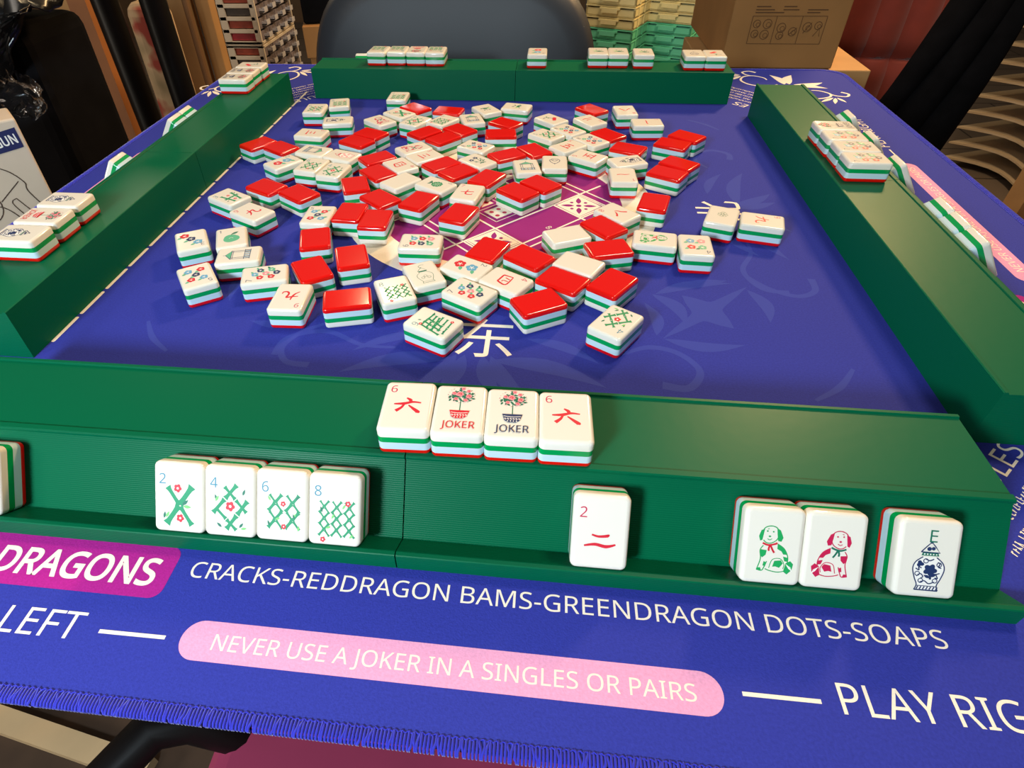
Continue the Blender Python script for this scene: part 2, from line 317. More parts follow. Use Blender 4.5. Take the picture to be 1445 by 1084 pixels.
def vase(c, detail=False):
    a = Art(.003)
    if detail:
        a.T = lambda x, y: (x*1.02+.4, y*1.0-.6)
    body = [(2.3, 1.5), (4.6, -.6), (5.3, -3.2), (4.4, -6.6), (3.4, -9.2), (4.0, -11.2)]
    f2 = {'n': 'n', 'p': 'p', 'g': 'd'}[c]; ln = 'n' if c == 'n' else ('c' if c == 'p' else 'k')
    if c == 'g': ln = 'd'
    pr = [(x, y) for x, y in body]; wd = .42 if c != 'g' else .3
    if c != 'g': a.poly(pr+[(-x, y) for x, y in pr[::-1]], 'w' if c == 'n' else 'w')
    a.curve([(-2.3, 1.5)]+[(-x, y) for x, y in body[1:]], wd, ln, 6); a.curve(body, wd, ln, 6); a.stroke([(-4, -11.2), (4, -11.2)], wd*1.2, ln); a.stroke([(-3.5, -9.6), (3.5, -9.6)], wd*.7, ln)
    a.poly([(-3, 2), (3, 2), (2.6, 3.2), (-2.6, 3.2)], 'd' if c == 'n' else ln); a.stroke([(-3.2, 3.3), (-1.4, 5.6), (0, 7.2), (1.4, 5.6), (3.2, 3.3), (-3.2, 3.3)], wd, ln); a.disc(0, 7.2, .55, ln, 10)
    if c == 'n':
        a.flower(.6, -3.4, 2.1, 'n', 5, .25); a.flower(-3, -1.2, 1.1, 'n', 3, .3); a.stroke([(.6, -3.4), (1, -7)], .8, 'n'); a.petal(1, -6, 3, -4.6, 1.1, 'n'); a.petal(.8, -6.4, -1.4, -5.4, 1.1, 'n'); a.disc(-.6, 4.6, .8, 'n', 8); a.disc(.8, 4.8, .7, 'n', 8)
        for x, y in ((-3.6, -5), (-2.2, -7.6), (3.4, -1.2), (-1.2, 0), (2.6, -7.4)): a.ring(x, y, .8, .32, 'n', 14)
        for k in range(7): a.stroke([(-3.3+k*1.1, -10.9), (-2.8+k*1.1, -9.8)], .45, 'n')
        for k in range(5): a.disc(-2+k, 2.6, .28, 'w', 8)
        for P in ([(-4.4, -3), (-3.2, -3.6), (-3.4, -2.4), (-2.4, -2.8)], [(-3.8, -6), (-2.6, -5), (-1.6, -6), (-2.4, -6.8)], [(2.8, -.2), (3.6, -.8), (3.2, -2), (4.2, -2.4)], [(3.9, -4.4), (2.8, -5), (3.4, -6.4), (2.4, -6.2)], [(-1.6, .9), (0, .2), (1.4, .9)], [(-2.6, -8.4), (-1, -7.6), (.6, -8.6), (2.4, -7.8)]): a.curve(P, .42, 'n', 5)
        for P in ([(-2.4, -.6), (-1.6, -1.4), (-2.2, -2)], [(1.4, -5.6), (2.2, -4.6), (1.2, -4.4)]): a.poly(P, 'n')
    elif c == 'p':
        for x, y in ((0, -3.5), (-2.6, -2), (2.5, -5.5), (-1.8, -6.6), (2, -1)): a.flower(x, y, 1.2, 'p', 5, .2)
    else:
        for x, y in ((0, -3.4), (-2, -5), (2, -5.4)): a.ring(x, y, 1.1, .25, 'd', 14)
        a.curve([(0, 7), (-1, 9), (1, 10.5), (3, 10)], .3, 'd', 6)
    if detail: a.text('E', -.9, 7.2, 4.6, 'd')
    return a
def dog(c, flip):
    a = Art(.003); f = -1 if flip else 1; q = c; dk = c; ln = .38; a.T = lambda x, y: (f*x*.98, y*.98+.8)
    a.curve([(-5.2, -10.2), (-4.2, -6), (-4.6, -2.5), (-3.6, -.6)], ln, q, 6); a.curve([(1.6, .4), (4.2, -1.4), (5.8, -4.8), (5.6, -8.6)], ln, q, 6)
    a.curve([(-5.4, -10.3), (-3.4, -10.6), (-2.6, -9.2), (-1.8, -6.8)], ln, q, 6); a.curve([(-2.2, -9.8), (-.6, -10.4), (2.4, -10.8), (5, -10.2)], ln, q, 6); a.curve([(-.8, -9.4), (.2, -6), (3, -5.4), (4.6, -7.4), (4.4, -9.4)], ln*.8, q, 6)
    for P in ([(-4.4, -2.2), (-2.2, -2.4), (-2.4, -4.2), (-3.6, -5.4), (-4.6, -4.4)], [(1.6, .3), (3.4, -.4), (5.6, -3.6), (4, -3.6), (3.2, -2.4), (1.6, -1.6)], [(1, -6.4), (3.4, -6), (4.2, -7.2), (3, -9), (1.6, -8.6), (.4, -8.8)], [(-2.9, -6.8), (-1.8, -7.4), (-2.2, -8.8), (-3.2, -8.6)], [(4, -4.4), (5.7, -4.8), (5.8, -6.4), (4.6, -6.2)], [(-5.3, -9.6), (-4, -9.4), (-3.6, -10.4), (-5.2, -10.5)]): a.poly(P, dk)
    a.poly([(5.2, -7), (6.8, -6), (8.0, -7.2), (7.6, -9.6), (6, -11.4), (4.6, -10.4)], dk)
    for k in range(4): a.stroke([(5.4+k*.5, -7.4-k*.3), (6.6+k*.35, -9.2-k*.3)], .22, 'w')
    # head
    a.curve([(-4.4, 3.4), (-3.8, 6.2), (-1.6, 7.3), (.6, 6.8), (1.6, 5), (1.2, 2.2), (-.8, .6), (-2.6, .6), (-3.8, 1.6)], ln, q, 6)
    a.poly([(-3.6, 6), (-4.9, 5.4), (-5.6, 3), (-5, 1.2), (-4.2, 1.6), (-3.9, 4)], dk); a.poly([(.8, 6.6), (2.2, 5.8), (3.4, 3), (2.8, 1.4), (1.6, 1.6), (1.1, 4.2)], dk)
    a.disc(-2.6, 5.2, .34, q, 8); a.disc(-.4, 5.1, .34, q, 8); a.disc(-1.6, 3.2, .5, q, 10, .35); a.curve([(-2.4, 2.2), (-1.6, 1.8), (-.7, 2.3)], .3, q, 5)
    a.stroke([(-2.6, 6), (-2.0, 6.2)], .25, q)
    b = 'r' if c == 'g' else 'd'
    a.curve([(-4.0, .4), (-1.8, -.3), (.6, .3), (1.4, .8)], .7, b, 6); a.curve([(-1.2, -.3), (-1.6, -1.8), (-1.4, -2.6)], .7, b, 6); a.curve([(-1, -.3), (-.2, -2), (.6, -3.2)], .7, b, 6)
    return a
def joker(c):
    a = Art(.003); rr = random.Random(3); a.T = lambda x, y: (x, y+1.6)
    a.stroke([(0, 3), (0, -3.2)], .45, 'd')
    for k in range(46):
        t = rr.random()*6.28; q = 4.7*math.sqrt(rr.random()); x, y = q*math.cos(t)*1.1, 6.6+q*math.sin(t)*.92; g = rr.random()*360; a.petal(x, y, x+1.9*math.cos(R(g)), y+1.9*math.sin(R(g)), .95, 'd')
    for k in range(26): t = 2*math.pi*k/26+rr.random()*.3; a.disc(5.7*math.cos(t), 6.6+4.7*math.sin(t), .2, 'p' if k % 3 else 'd', 6)
    for x, y, r in ((-.6, 7.2, 1.5), (3.2, 6, 1.25), (-3.2, 7.6, 1.0), (2.9, 9.2, .95), (.6, 10.6, .9), (-2.2, 4.2, .9), (2, 3.6, .95)):
        a.flower(x, y, r, 'p', 5, .15); a.curve([(x-r*.5, y), (x, y+r*.45), (x+r*.4, y), (x, y-r*.3)], r*.28, 'r', 5)
    m = 'r' if c == 'r' else 'n'
    a.poly([(-4, -3.2), (4, -3.2), (3.2, -6.2), (1.6, -7.4), (-1.6, -7.4), (-3.2, -6.2)], m); a.poly([(-4.2, -2.7), (4.2, -2.7), (4.1, -3.3), (-4.1, -3.3)], m)
    a.curve([(-3.6, -3.9), (0, -4.3), (3.6, -3.9)], .3, 'w', 6)
    for k in range(6): x = -2.9+k*1.15; a.curve([(x-.3, -5.6), (x, -5.0), (x+.35, -5.6), (x, -6)], .25, 'w', 4)
    for k in range(4): a.disc(-1.8+k*1.2, -6.7, .3, 'w', 8)
    a.text('JOKER', -6.9, -12.9, 3.9, m, 13.8)
    return a
def flw(k):
    a = Art(.003)
    if k == 'N':
        for x, y in ((-3.6, 3.6), (2.2, 5.4)): a.flower(x, y, 2.1, 'n', 5, .25); a.disc(x, y, .6, 'w', 8)
        for s, e in (((0, -8), (-3.4, 2)), ((0, -8), (2.2, 3.6)), ((0, -8), (5, -1))): a.stroke([s, e], .5, 'd')
        for x, y, g in ((-1.6, -3, 150), (1, -3, 40), (3, -4, 20), (0, -6, 200), (.6, -6.4, -20), (4, -1, 80)): leaf(a, x, y, g, 3.4, 'd')
    elif k == 'B':
        a.curve([(-4.4, 4), (-1.6, 6.6), (2.4, 6.6), (4.4, 3.6), (3.4, 0), (0, -3.6), (-3.4, 0), (-4.4, 4)], .6, 'n', 6); a.curve([(-2.6, 3.6), (0, 1.6), (2.4, 3.4)], .5, 'n', 6); a.ring(-1.6, 4.6, 1.1, .35, 'n', 14); a.ring(1.8, 4.4, 1.1, .35, 'n', 14); a.poly([(-.8, -3), (.8, -3), (0, -5.4)], 'n')
    elif k == 'R':
        a.curve([(-4, 6), (-1, 5.4), (1, 2), (2, -2)], .7, 'd', 6); leaf(a, -3.6, 6, 200, 3, 'n'); leaf(a, -1, 5.4, 60, 3.4, 'd'); leaf(a, .6, 3, 170, 3.2, 'd')
        for x, y in ((1.6, -2.6), (3.6, -.6), (-.2, -4.4)): a.flower(x, y, 2, 'r', 5, .2)
    elif k == 'bird':
        a.curve([(-5.6, 2), (-2, 4), (1.5, 2.6), (5.4, 4.6)], .7, 'd', 6); a.petal(-4, 1.6, 3.6, 1.4, 3.4, 'd'); a.petal(1, 2, 5.8, -.6, 1.8, 'l'); leaf(a, -2, -1.4, 220, 3.6, 'd'); leaf(a, 1, -2, 300, 3.6, 'd'); a.disc(-4.8, 2.6, 1.1, 'd', 12); a.stroke([(-.6, -.6), (-1.2, -4.6)], .5, 'd')
    elif k == 'pearl':
        a.T = lambda x, y: (x*.8, y*.8+1)
        for i in range(7): t = 2*math.pi*i/7; a.ring(3.0*math.cos(t), 3.0*math.sin(t), 1.5, .3, 'd', 14)
        a.ring(0, 0, 1.2, .3, 'd', 14); a.curve([(-2, 4), (0, 5.6), (2, 4.4)], .3, 'd', 6)
    return a
FACES = {'dot1': lambda: dot1('apple'), 'dot1b': lambda: dot1('mum'), 'pav': pav, 'vaseN': lambda: vase('n'), 'vaseE': lambda: vase('n', True), 'vaseP': lambda: vase('p'), 'vaseG': lambda: vase('g'),
         'dogG': lambda: dog('g', False), 'dogR': lambda: dog('c', True), 'jokR': lambda: joker('r'), 'jokN': lambda: joker('n'), 'flwN': lambda: flw('N'), 'flwB': lambda: flw('B'), 'flwR': lambda: flw('R'), 'bird': lambda: flw('bird'), 'pearl': lambda: flw('pearl')}
for _n in range(2, 10): FACES['bam%d' % _n] = lambda n=_n: bam(n)
for _n in range(1, 10): FACES['crk%d' % _n] = lambda n=_n: crk(n)
for _n in range(2, 9): FACES['dot%d' % _n] = lambda n=_n: dots(n)

# ------------------------------------------------------------------ one tile: four laminated layers and the engraved, painted face
TW, TL, TH = 21.9, 29.95, 14.39
def layer_mesh(name, levels, m):
    mb = MB(); n = 0; rings = []
    for z, ins in levels: rings.append([(x*MM, y*MM, z*MM) for x, y in rrect(TW, TL, 2.5, 5, ins)])
    n = len(rings[0]); vs = [v for r in rings for v in r]; fs = [tuple(range(n-1, -1, -1)), tuple(range((len(rings)-1)*n, len(rings)*n))]
    for k in range(len(rings)-1): fs += [(k*n+i, k*n+(i+1) % n, (k+1)*n+(i+1) % n, (k+1)*n+i) for i in range(n)]
    me = mb.add(vs, fs, m).mesh(name, 50)
    for p in me.polygons[:2]: p.use_smooth = False
    return me
def rnd_edge(z, r, up):  # quarter-round edge
    out = []
    for k in range(5):
        t = R(90*k/4); out.append((z+(r*math.sin(t)-r if up else r-r*math.sin(t)), r-r*math.cos(t)))
    return out if up else out[::-1]
LAYERS = [('red_back', layer_mesh('red_back', rnd_edge(0, 1.7, False)+[(2.99, 0)], REDL)), ('white_layer', layer_mesh('white_layer', [(2.99, 0), (6.96, 0)], WHITEL)),
          ('green_layer', layer_mesh('green_layer', [(6.96, 0), (9.97, 0)], GREENL)), ('ivory_face', layer_mesh('ivory_face', [(9.97, 0)]+rnd_edge(TH, 1.7, True), IVORY))]
_face = {}
_proto = None
def tile(face, loc, rot, label, group, facedown=False):
    """loc in mm (base centre), rot Euler; a face-down tile is turned over about its long axis"""
    t = empty('mahjong_tile'); tag(t, label, 'tile', group)
    if facedown: t.matrix_world = Matrix.Translation(Vector(loc)*MM) @ Matrix.Rotation(rot, 4, 'Z') @ Matrix.Translation((0, 0, TH*MM)) @ Matrix.Rotation(math.pi, 4, 'Y')
    elif isinstance(rot, Matrix): t.matrix_world = rot
    else: t.matrix_world = Matrix.Translation(Vector(loc)*MM) @ Matrix.Rotation(rot, 4, 'Z')
    for n, me in LAYERS: link(n, me, t)
    if not facedown and face in FACES:
        if face not in _face: _face[face] = FACES[face]().mesh('painted_design')
        link('painted_design', _face[face], t, (0, 0, (TH+.01)*MM))
    return t

# ------------------------------------------------------------------ the setting: floor and back walls (the table top is z = 0)
FZ = -0.75
WOODF = mat('floor_dark_wood', srgb(66, 50, 38), 0.55, noise=(9, 0.35)); TILEF = mat('floor_grey_tile', srgb(112, 98, 84), 0.6, noise=(30, 0.12))
def floor_material():
    m = bpy.data.materials.new('floor_tiles_and_planks'); m.use_nodes = True; nt = m.node_tree; b = nt.nodes['Principled BSDF']; b.inputs['Roughness'].default_value = 0.55
    tc = nt.nodes.new('ShaderNodeTexCoord'); br = nt.nodes.new('ShaderNodeTexBrick'); br.offset = 0.5
    br.inputs['Scale'].default_value = 1.0; br.inputs['Brick Width'].default_value = 0.6; br.inputs['Row Height'].default_value = 0.3; br.inputs['Mortar Size'].default_value = 0.004
    br.inputs['Color1'].default_value = srgb(118, 104, 90); br.inputs['Color2'].default_value = srgb(106, 94, 82); br.inputs['Mortar'].default_value = srgb(50, 44, 38)
    nt.links.new(tc.outputs['Object'], br.inputs['Vector']); nt.links.new(br.outputs['Color'], b.inputs['Base Color']); return m
FLM = floor_material()
o = MB().box((0.3, 3.0, FZ-.02), (6.4, 4.0, .04), FLM).build('floor'); tag(o, kind='structure')
o = MB().box((0.3, 0.0, FZ-.02), (6.4, 2.0, .04), WOODF).build('floor'); tag(o, kind='structure')
WALLM = mat('wall_tan_plaster', srgb(120, 96, 72), 0.8, noise=(4, 0.1))
o = MB().box((0.3, 5.05, .45), (6.4, .1, 2.4), WALLM).build('wall_back'); tag(o, kind='structure')
o = MB().box((-2.95, 2.0, .45), (.1, 6.0, 2.4), WALLM).build('wall_left'); tag(o, kind='structure')
o = MB().box((3.55, 2.0, .45), (.1, 6.0, 2.4), WALLM).build('wall_right'); tag(o, kind='structure')

# ------------------------------------------------------------------ table and mat
MX0, MX1, MY0, MY1 = -423.0, 365.5, 66.0, 880.0
MCX, MCY = (MX0+MX1)/2, (MY0+MY1)/2
TBL = mat('table_dark_wood', srgb(52, 36, 28), 0.5, noise=(12, .3))
t = empty('folding_table', (MCX*MM, MCY*MM, FZ)); tag(t, 'square table under the blue game mat, in front of the black chair', 'table')
MB().prism([(x*MM, y*MM) for x, y in rrect(756, 784, 22)], 0, .025, TBL).build('tabletop', t, loc=(0, 0, -FZ-.0285))
for sx in (-1, 1):
    for sy in (-1, 1): MB().box((sx*.20, sy*.20, .36), (.04, .04, .7215), TBL).build('leg', t)
m_ = empty('game_mat', (MCX*MM, MCY*MM, 0)); tag(m_, 'blue printed mahjong mat with stitched edge covering the table', 'mat')
MB().prism([(x*MM, y*MM) for x, y in rrect(MX1-MX0-3, MY1-MY0-3, 27, 8)], -.003, 0, MATB).build('mat_cloth', m_)
def stitch_edge():
    path = []; w, h, r = (MX1-MX0)/2, (MY1-MY0)/2, 28.0; step = .62
    def seg(x0, y0, x1, y1):
        L = math.hypot(x1-x0, y1-y0); n = int(L/step)
        for k in range(n): t_ = k/n; path.append((x0+(x1-x0)*t_, y0+(y1-y0)*t_, (y1-y0)/L, -(x1-x0)/L))
    def arc(cx, cy, a0):
        n = int(r*math.pi/2/step)
        for k in range(n): a = R(a0+90*k/n); path.append((cx+r*math.cos(a), cy+r*math.sin(a), math.cos(a), math.sin(a)))
    seg(-w+r, -h, w-r, -h); arc(w-r, -h+r, -90); seg(w, -h+r, w, h-r); arc(w-r, h-r, 0); seg(w-r, h, -w+r, h); arc(-w+r, h-r, 90); seg(-w, h-r, -w, -h+r); arc(-w+r, -h+r, 180)
    mb = MB(); N = len(path); per = 1.15; acc = 0.0; rr_ = random.Random(2)
    def P(i, o_, z):   # point at offset o_ outwards from the cloth edge
        x, y, nx, ny = path[int(i) % N]; return ((x+nx*o_)*MM, (y+ny*o_)*MM, z*MM)
    i = 0.0; k = 0
    while i < N:
        ins = -4.6-.5*(k % 2)+rr_.uniform(-.25, .25); sk = rr_.uniform(-.4, .4)
        mb.tube([P(i+sk, ins, .05), P(i+sk*.6, ins+.9, .32), P(i, -2.0, .36), P(i-sk*.5, -.3, .15), P(i-sk, .45+rr_.uniform(-.1, .15), -.5), P(i-sk, .25, -2.4), P(i-sk, -.8, -3.1)], [q*MM for q in (.3, .45, .52, .54, .5, .45, .3)], STITCH, 5)
        i += per/step; k += 1
    mb.tube([P(j, -4.7+.35*math.sin(j*.63/per*3.14), .25) for j in range(0, N, 1)], .32*MM, STITCH, 4, closed=True)
    mb.build('stitched_edge', m_, smooth=80)
stitch_edge()
PCX, PCY = -33.2-MCX, 471.0-MCY     # centre of the printed pattern in mat coordinates
# printed art: a = art in world mm, shifted into the mat's frame
def art(): a = Art(.002); a.T = lambda x, y: (x-MCX, y-MCY); return a
def sidef(k):  # the same border printed for each of the four players: front-side mm -> world mm
    sx = .945
    def f(x, y):
        u, v = x+33.2, y-471.0
        if k == 0: U_, V_ = u, v
        elif k == 1: U_, V_ = -v*sx, u
        elif k == 2: U_, V_ = -u, -v
        else: U_, V_ = v*sx, -u
        return (U_-33.2-MCX, V_+471.0-MCY)
    return f
def rr(x0, y0, x1, y1, r, n=10): return [((x0+x1)/2+x, (y0+y1)/2+y) for x, y in rrect(x1-x0, y1-y0, r, n)]
for k in range(4):
    a = Art(.002); a.T = sidef(k); a.poly(rr(-236, 107.8, -141.5, 131.2, 5), MAGENTA); a.build('dragons_badge', m_, .00004)
    a = Art(.002); a.T = sidef(k); a.poly(rr(-124.9, 86.0, 73.3, 101.2, 7.5), PINK); a.build('pill_banner', m_, .00004)
    a = Art(.0015); a.T = sidef(k)
    a.text('DRAGONS', -219, 113.2, 11.6, CREAM, 71.5, bold=.02)
    a.text('CRACKS-REDDRAGON BAMS-GREENDRAGON DOTS-SOAPS', -134, 118.4, 7.1, CREAM, 291.5)
    a.text('LEFT', -198, 88.9, 10.6, CREAM, 32.5); a.poly([(-157.5, 92.2), (-130.9, 92.4), (-130.9, 93.9), (-157.5, 93.7)], CREAM)
    a.text('NEVER USE A JOKER IN A SINGLES OR PAIRS', -112, 90.4, 6.0, CREAM, 176)
    a.poly([(79.8, 94.1), (105.9, 94.2), (105.9, 95.7), (79.8, 95.6)], CREAM); a.text('PLAY RIGHT', 112.4, 91.6, 10.4, CREAM, 79)
    a.build('border_lettering', m_, .00008)
    # heading and small print set across the corner, at 45 degrees
    a = Art(.0015); g0 = 90*k
    def cf(e, r_):   # e along the lines, r_ outwards from the centre towards the corner
        c_, s_ = math.cos(R(g0)), math.sin(R(g0)); x, y = .7071*(e+r_), .7071*(e-r_); return ((x*c_-y*s_)*.985-33.2-MCX, x*s_+y*c_+471.0-MCY)
    a.T = lambda x, y: cf(x, -y)
    a.text('RULES', -28, -370, 10.6, CREAM, 46)
    rg = random.Random(5)
    for row in range(5):   # lines of small print, too small to read in the photo
        x = -50; yb = -380-row*8.0
        while x < 50:
            wl = rg.choice((7, 9, 12, 5)); q = x
            while q < x+wl: hgt = rg.choice((3.4, 3.4, 2.5)); a.stroke([(q, yb), (q+rg.choice((0, .5, .9)), yb+hgt)], .6, CREAM); a.stroke([(q, yb+rg.choice((0, 1.6, hgt))), (q+1.3, yb+rg.choice((0, 1.6, hgt)))], .55, CREAM); q += 2.3
            x += wl+2.6
    a.build('corner_lettering', m_, .00008)
    # corner scroll: palmette on the diagonal with a curl on either side
    a = Art(.002); base = sidef(k)
    def corner(mirror):
        def f(x, y):
            if mirror: x, y = y-527, x+527
            # written for the far right corner: world mm -> front-side mm (quarter turn), then to side k
            u, v = (x+33.2), (y-471.0); U_, V_ = v, -u/.945
            return base(U_-33.2, V_+471.0)
        return f
    for mir in (False, True):
        a.T = corner(mir)
        a.petal(281, 814, 273, 853, 11, CREAM, bend=-4)
        a.curve([(273, 813), (257, 806), (241, 812), (234, 828), (240, 844), (252, 849), (263, 841), (265, 832)], [2.2, 2.6, 2.6, 2.6, 2.6, 2.6, 2.2, 1.6], CREAM, 8)
        a.curve([(252, 848), (245, 854), (243, 864), (252, 869), (259, 863)], [2, 2.4, 2.6, 2.8, 3.6], CREAM, 8)
        a.petal(238, 848, 222, 830, 5, CREAM); a.petal(237, 850, 216, 843, 4.5, CREAM); a.petal(238, 852, 222, 857, 4, CREAM)
    a.T = corner(False); a.petal(287, 815, 299, 853, 12, CREAM, bend=4); a.petal(291, 813, 327, 823, 11, CREAM, bend=-4)
    a.build('corner_scroll', m_, .00004)
    # tone-on-tone flourish on the diagonal of the playing field
    a = Art(.001); a.T = sidef(k)
    cx, cy = 108, 328; st = []
    for (tx, ty), (ux, uy) in (((31, 31), (13, -17)), ((13, -17), (-31, -31)), ((-31, -31), (-13, 17)), ((-13, 17), (31, 31))):
        for q in range(8):
            s_ = q/8; e_ = 1-.55*math.sin(math.pi*s_); st.append((cx+(tx*(1-s_)+ux*s_)*e_, cy+(ty*(1-s_)+uy*s_)*e_))
    a.poly(st, MATB2, None)
    for p, q, w_, b_ in (((138, 355), (144, 319), 9, 5), ((78, 297), (124, 295), 9, -5), ((76, 345), (93, 312), 10, 6), ((78, 345), (130, 362), 9, 5), ((74, 300), (70, 335), 8, -4), ((92, 352), (128, 365), 7, 3)): a.petal(*p, *q, w_, MATB2, bend=b_)
    a.curve([(140, 375), (152, 358), (168, 350), (181, 357), (183, 372)], [2, 4, 4, 4, 5], MATB2, 8); a.curve([(52, 280), (68, 288), (84, 284), (94, 269), (86, 254), (72, 255)], [2, 4, 4, 4, 5, 6], MATB2, 8)
    a.curve([(-150, 262), (-147, 279), (-125, 287), (-101, 276), (-80, 275)], [4, 4, 4, 3, 2], MATB2, 8)
    for x, b_ in ((-66, 3), (-50, 2), (-16, -2), (0, -3)): a.petal(-33.2+(x+33.2)*.3, 272, x, 236, 10, MATB2, bend=b_)
    for s_ in (-1, 1): a.petal(-33+s_*10, 268, -33+s_*75, 250, 12, MATB2, bend=s_*6); a.petal(-33+s_*30, 290, -33+s_*72, 270, 8, MATB2, bend=s_*4)
    a.curve([(150, 250), (166, 262), (178, 278)], [2, 4, 2], MATB2, 8)
    a.build('woven_flourish', m_, .00001)
# centre: plum disc in a cream ring, a square frame set on its corner, four dice and four flower diamonds
a = Art(.002); a.T = lambda x, y: (x+PCX, y+PCY)
a.disc(0, 0, 126, CREAM, 96); a.build('cream_ring', m_, .00002)
a = Art(.002); a.T = lambda x, y: (x+PCX, y+PCY); a.disc(0, 0, 99.5, PLUM, 96); a.build('plum_disc', m_, .00005)
a = Art(.0015); a.T = lambda x, y: (x+PCX, y+PCY)
def dia(r, w_):
    r2 = r-w_; q = [(0, r), (r, 0), (0, -r), (-r, 0)]; i_ = [(0, r2), (r2, 0), (0, -r2), (-r2, 0)]
    a.poly(q+i_, CREAM, [(k, 4+k, 4+(k+1) % 4, (k+1) % 4)[::-1] for k in range(4)])
dia(99, 2.2); dia(89, 2.2)
for k in range(4):
    c_, s_ = math.cos(R(90*k)), math.sin(R(90*k)); rot = lambda x, y, c_=c_, s_=s_: (x*c_-y*s_, x*s_+y*c_)
    L = lambda p, q, w_: a.stroke([rot(*p), rot(*q)], w_, CREAM)
    L((44, 0), (84, 40), 1.8); L((44, 0), (84, -40), 1.8); L((22, 22), (62, 62), 1.8) if False else None
    L((44, 0), (0, -44), 1.8); L((85, 0), (64, 21), 1.5); L((85, 0), (64, -21), 1.5)
    a.poly([rot(64.5+x, y) for x, y in ((0, 19), (-18, 0), (0, -19), (18, 0))], CREAM)
    a.poly([rot(x, y) for x, y in ((28, 0), (16.5, 11.5), (5, 0), (16.5, -11.5))], CREAM)
    a.stroke([rot(x, y) for x, y in ((33, 0), (16.5, 16.5), (0, 0), (16.5, -16.5), (33, 0))], .9, CREAM)
    for x, y, w_ in ((64.5, 0, 2.2),): a.disc(*rot(x, y), w_, PLUM, 12)
    for dx, dy in ((1, 0), (-1, 0), (0, 1), (0, -1)): p = rot(64.5+dx*3.6, dy*3.6); q = rot(64.5+dx*14.5, dy*14.5); a.petal(*p, *q, 4.2, PLUM)
    for dx, dy in ((1, 1), (-1, 1), (1, -1), (-1, -1)): a.disc(*rot(64.5+dx*5.6, dy*5.6), 1.5, PLUM, 10)
    n_ = (5, 4, 3, 2)[k] if k != 3 else 4
    for x, y in [((16.5-5.6, 0), (16.5+5.6, 0), (16.5, 5.2), (16.5, -5.2))[i] for i in range(4)]: a.disc(*rot(x, y), 1.9, INK['c'], 12)
    a.text('12' if k == 0 else '8', *rot(40, 38), 5, CREAM, rot=90*k+45)
a.build('centre_frame', m_, .00009)
a = art(); a.text('东', -44.5, 273.5, 35, CREAM, 33.5); a.build('east_character', m_, .00006)
a = art(); a.text('北', 157, 454, 33, CREAM, 33.5, rot=90); a.build('north_character', m_, .00006)
a = art(); a.text('西', -22, 669, 33, CREAM, 33.5, rot=180); a.build('west_character', m_, .00006)
a = art(); a.text('南', -224, 488, 33, CREAM, 33.5, rot=270); a.build('south_character', m_, .00006)
a = art()
for k in range(17): y0 = 262+k*29.5; a.poly(rr(-291.4, y0, -289.0, y0+26.5, 1.1, 4), CREAM)
a.build('dashed_border', m_, .00004)

# ------------------------------------------------------------------ the four racks: two printed halves joined in the middle
def rack_half_mesh(x0, x1):
    prof = [(0, 0), (0, 31.9), (.5, 32.3), (2.0, 32.3), (2.4, 31.3), (43.6, 31.3), (44.0, 32.2), (46.6, 32.2), (47.2, 31.7), (47.2, 30.4), (46.7, 29.8), (66.5, 1.6), (77.0, 8.7), (77.6, 9.0), (79.2, 9.0), (79.6, 8.5), (79.6, 0)]
    mb = MB(); n = len(prof); vs = [(x*MM, -d*MM, z*MM) for x in (x0, x1) for d, z in prof]
    # caps split at the foot of the wall so they stay planar and simple
    capA = list(range(0, 12)); capB = list(range(11, 17)); f = []
    f.append([i for i in capA]+[16]); f.append(capB)
    fs = [tuple(q) for q in f]+[tuple(n+i for i in reversed(q)) for q in f]
    fs += [(i, n+i, n+(i+1) % n, (i+1) % n) for i in range(n)]
    mb.add(vs, fs, RACKG); me = mb.mesh('rack_half')
    bm = bmesh.new(); bm.from_mesh(me); bmesh.ops.recalc_face_normals(bm, faces=bm.faces); bm.to_mesh(me); bm.free(); return me
HALF_L, HALF_R = rack_half_mesh(-235.5, -.25), rack_half_mesh(.25, 235.5)
RK = {'front': ((-49.5, 210.5), 0), 'right': ((213., 462.), 90), 'far': ((-36., 736.), 180), 'left': ((-291.5, 482.), -90)}
RKL = {'front': 'nearest green tile rack, holding the four bamboo tiles in its tray', 'right': 'green tile rack holding four seven-dot tiles, beside the white shelf trays', 'far': 'green tile rack standing before the black chair back', 'left': 'green tile rack with its plain side over the row of white dashes'}
def rackM(r): (ox, oy), g = RK[r]; return Matrix.Translation((ox*MM, oy*MM, .0001)) @ Matrix.Rotation(R(g), 4, 'Z')
for r in RK:
    e = empty('tile_rack'); e.matrix_world = rackM(r); tag(e, RKL[r], 'rack', 'green tile racks around the mat')
    link('rack_half', HALF_L, e); link('rack_half', HALF_R, e)
def rack_top(r, u, d, th, face, label, group): 
    M = rackM(r) @ Matrix.Translation((u*MM, -d*MM, 31.32*MM)) @ Matrix.Rotation(R(th), 4, 'Z'); return tile(face, None, M, label, group)
LEAN = math.atan2(28.2, 19.8)
def rack_tray(r, u, face, label, group, turn=0.0):
    # stands on the sloping tray floor and leans back on the wall, face outwards
    wd = Vector((0, .5746, .8184)); n = Vector((0, -.8184, .5746)); x = Vector((1, 0, 0))
    o_ = Vector((u, -66.5, 1.6))+wd*(TL/2+.06)+n*.08
    M = Matrix.Identity(4)
    for i, c in enumerate((x, wd, n)): M[0][i], M[1][i], M[2][i] = c
    M.translation = o_*MM
    return tile(face, None, rackM(r) @ M, label, group)

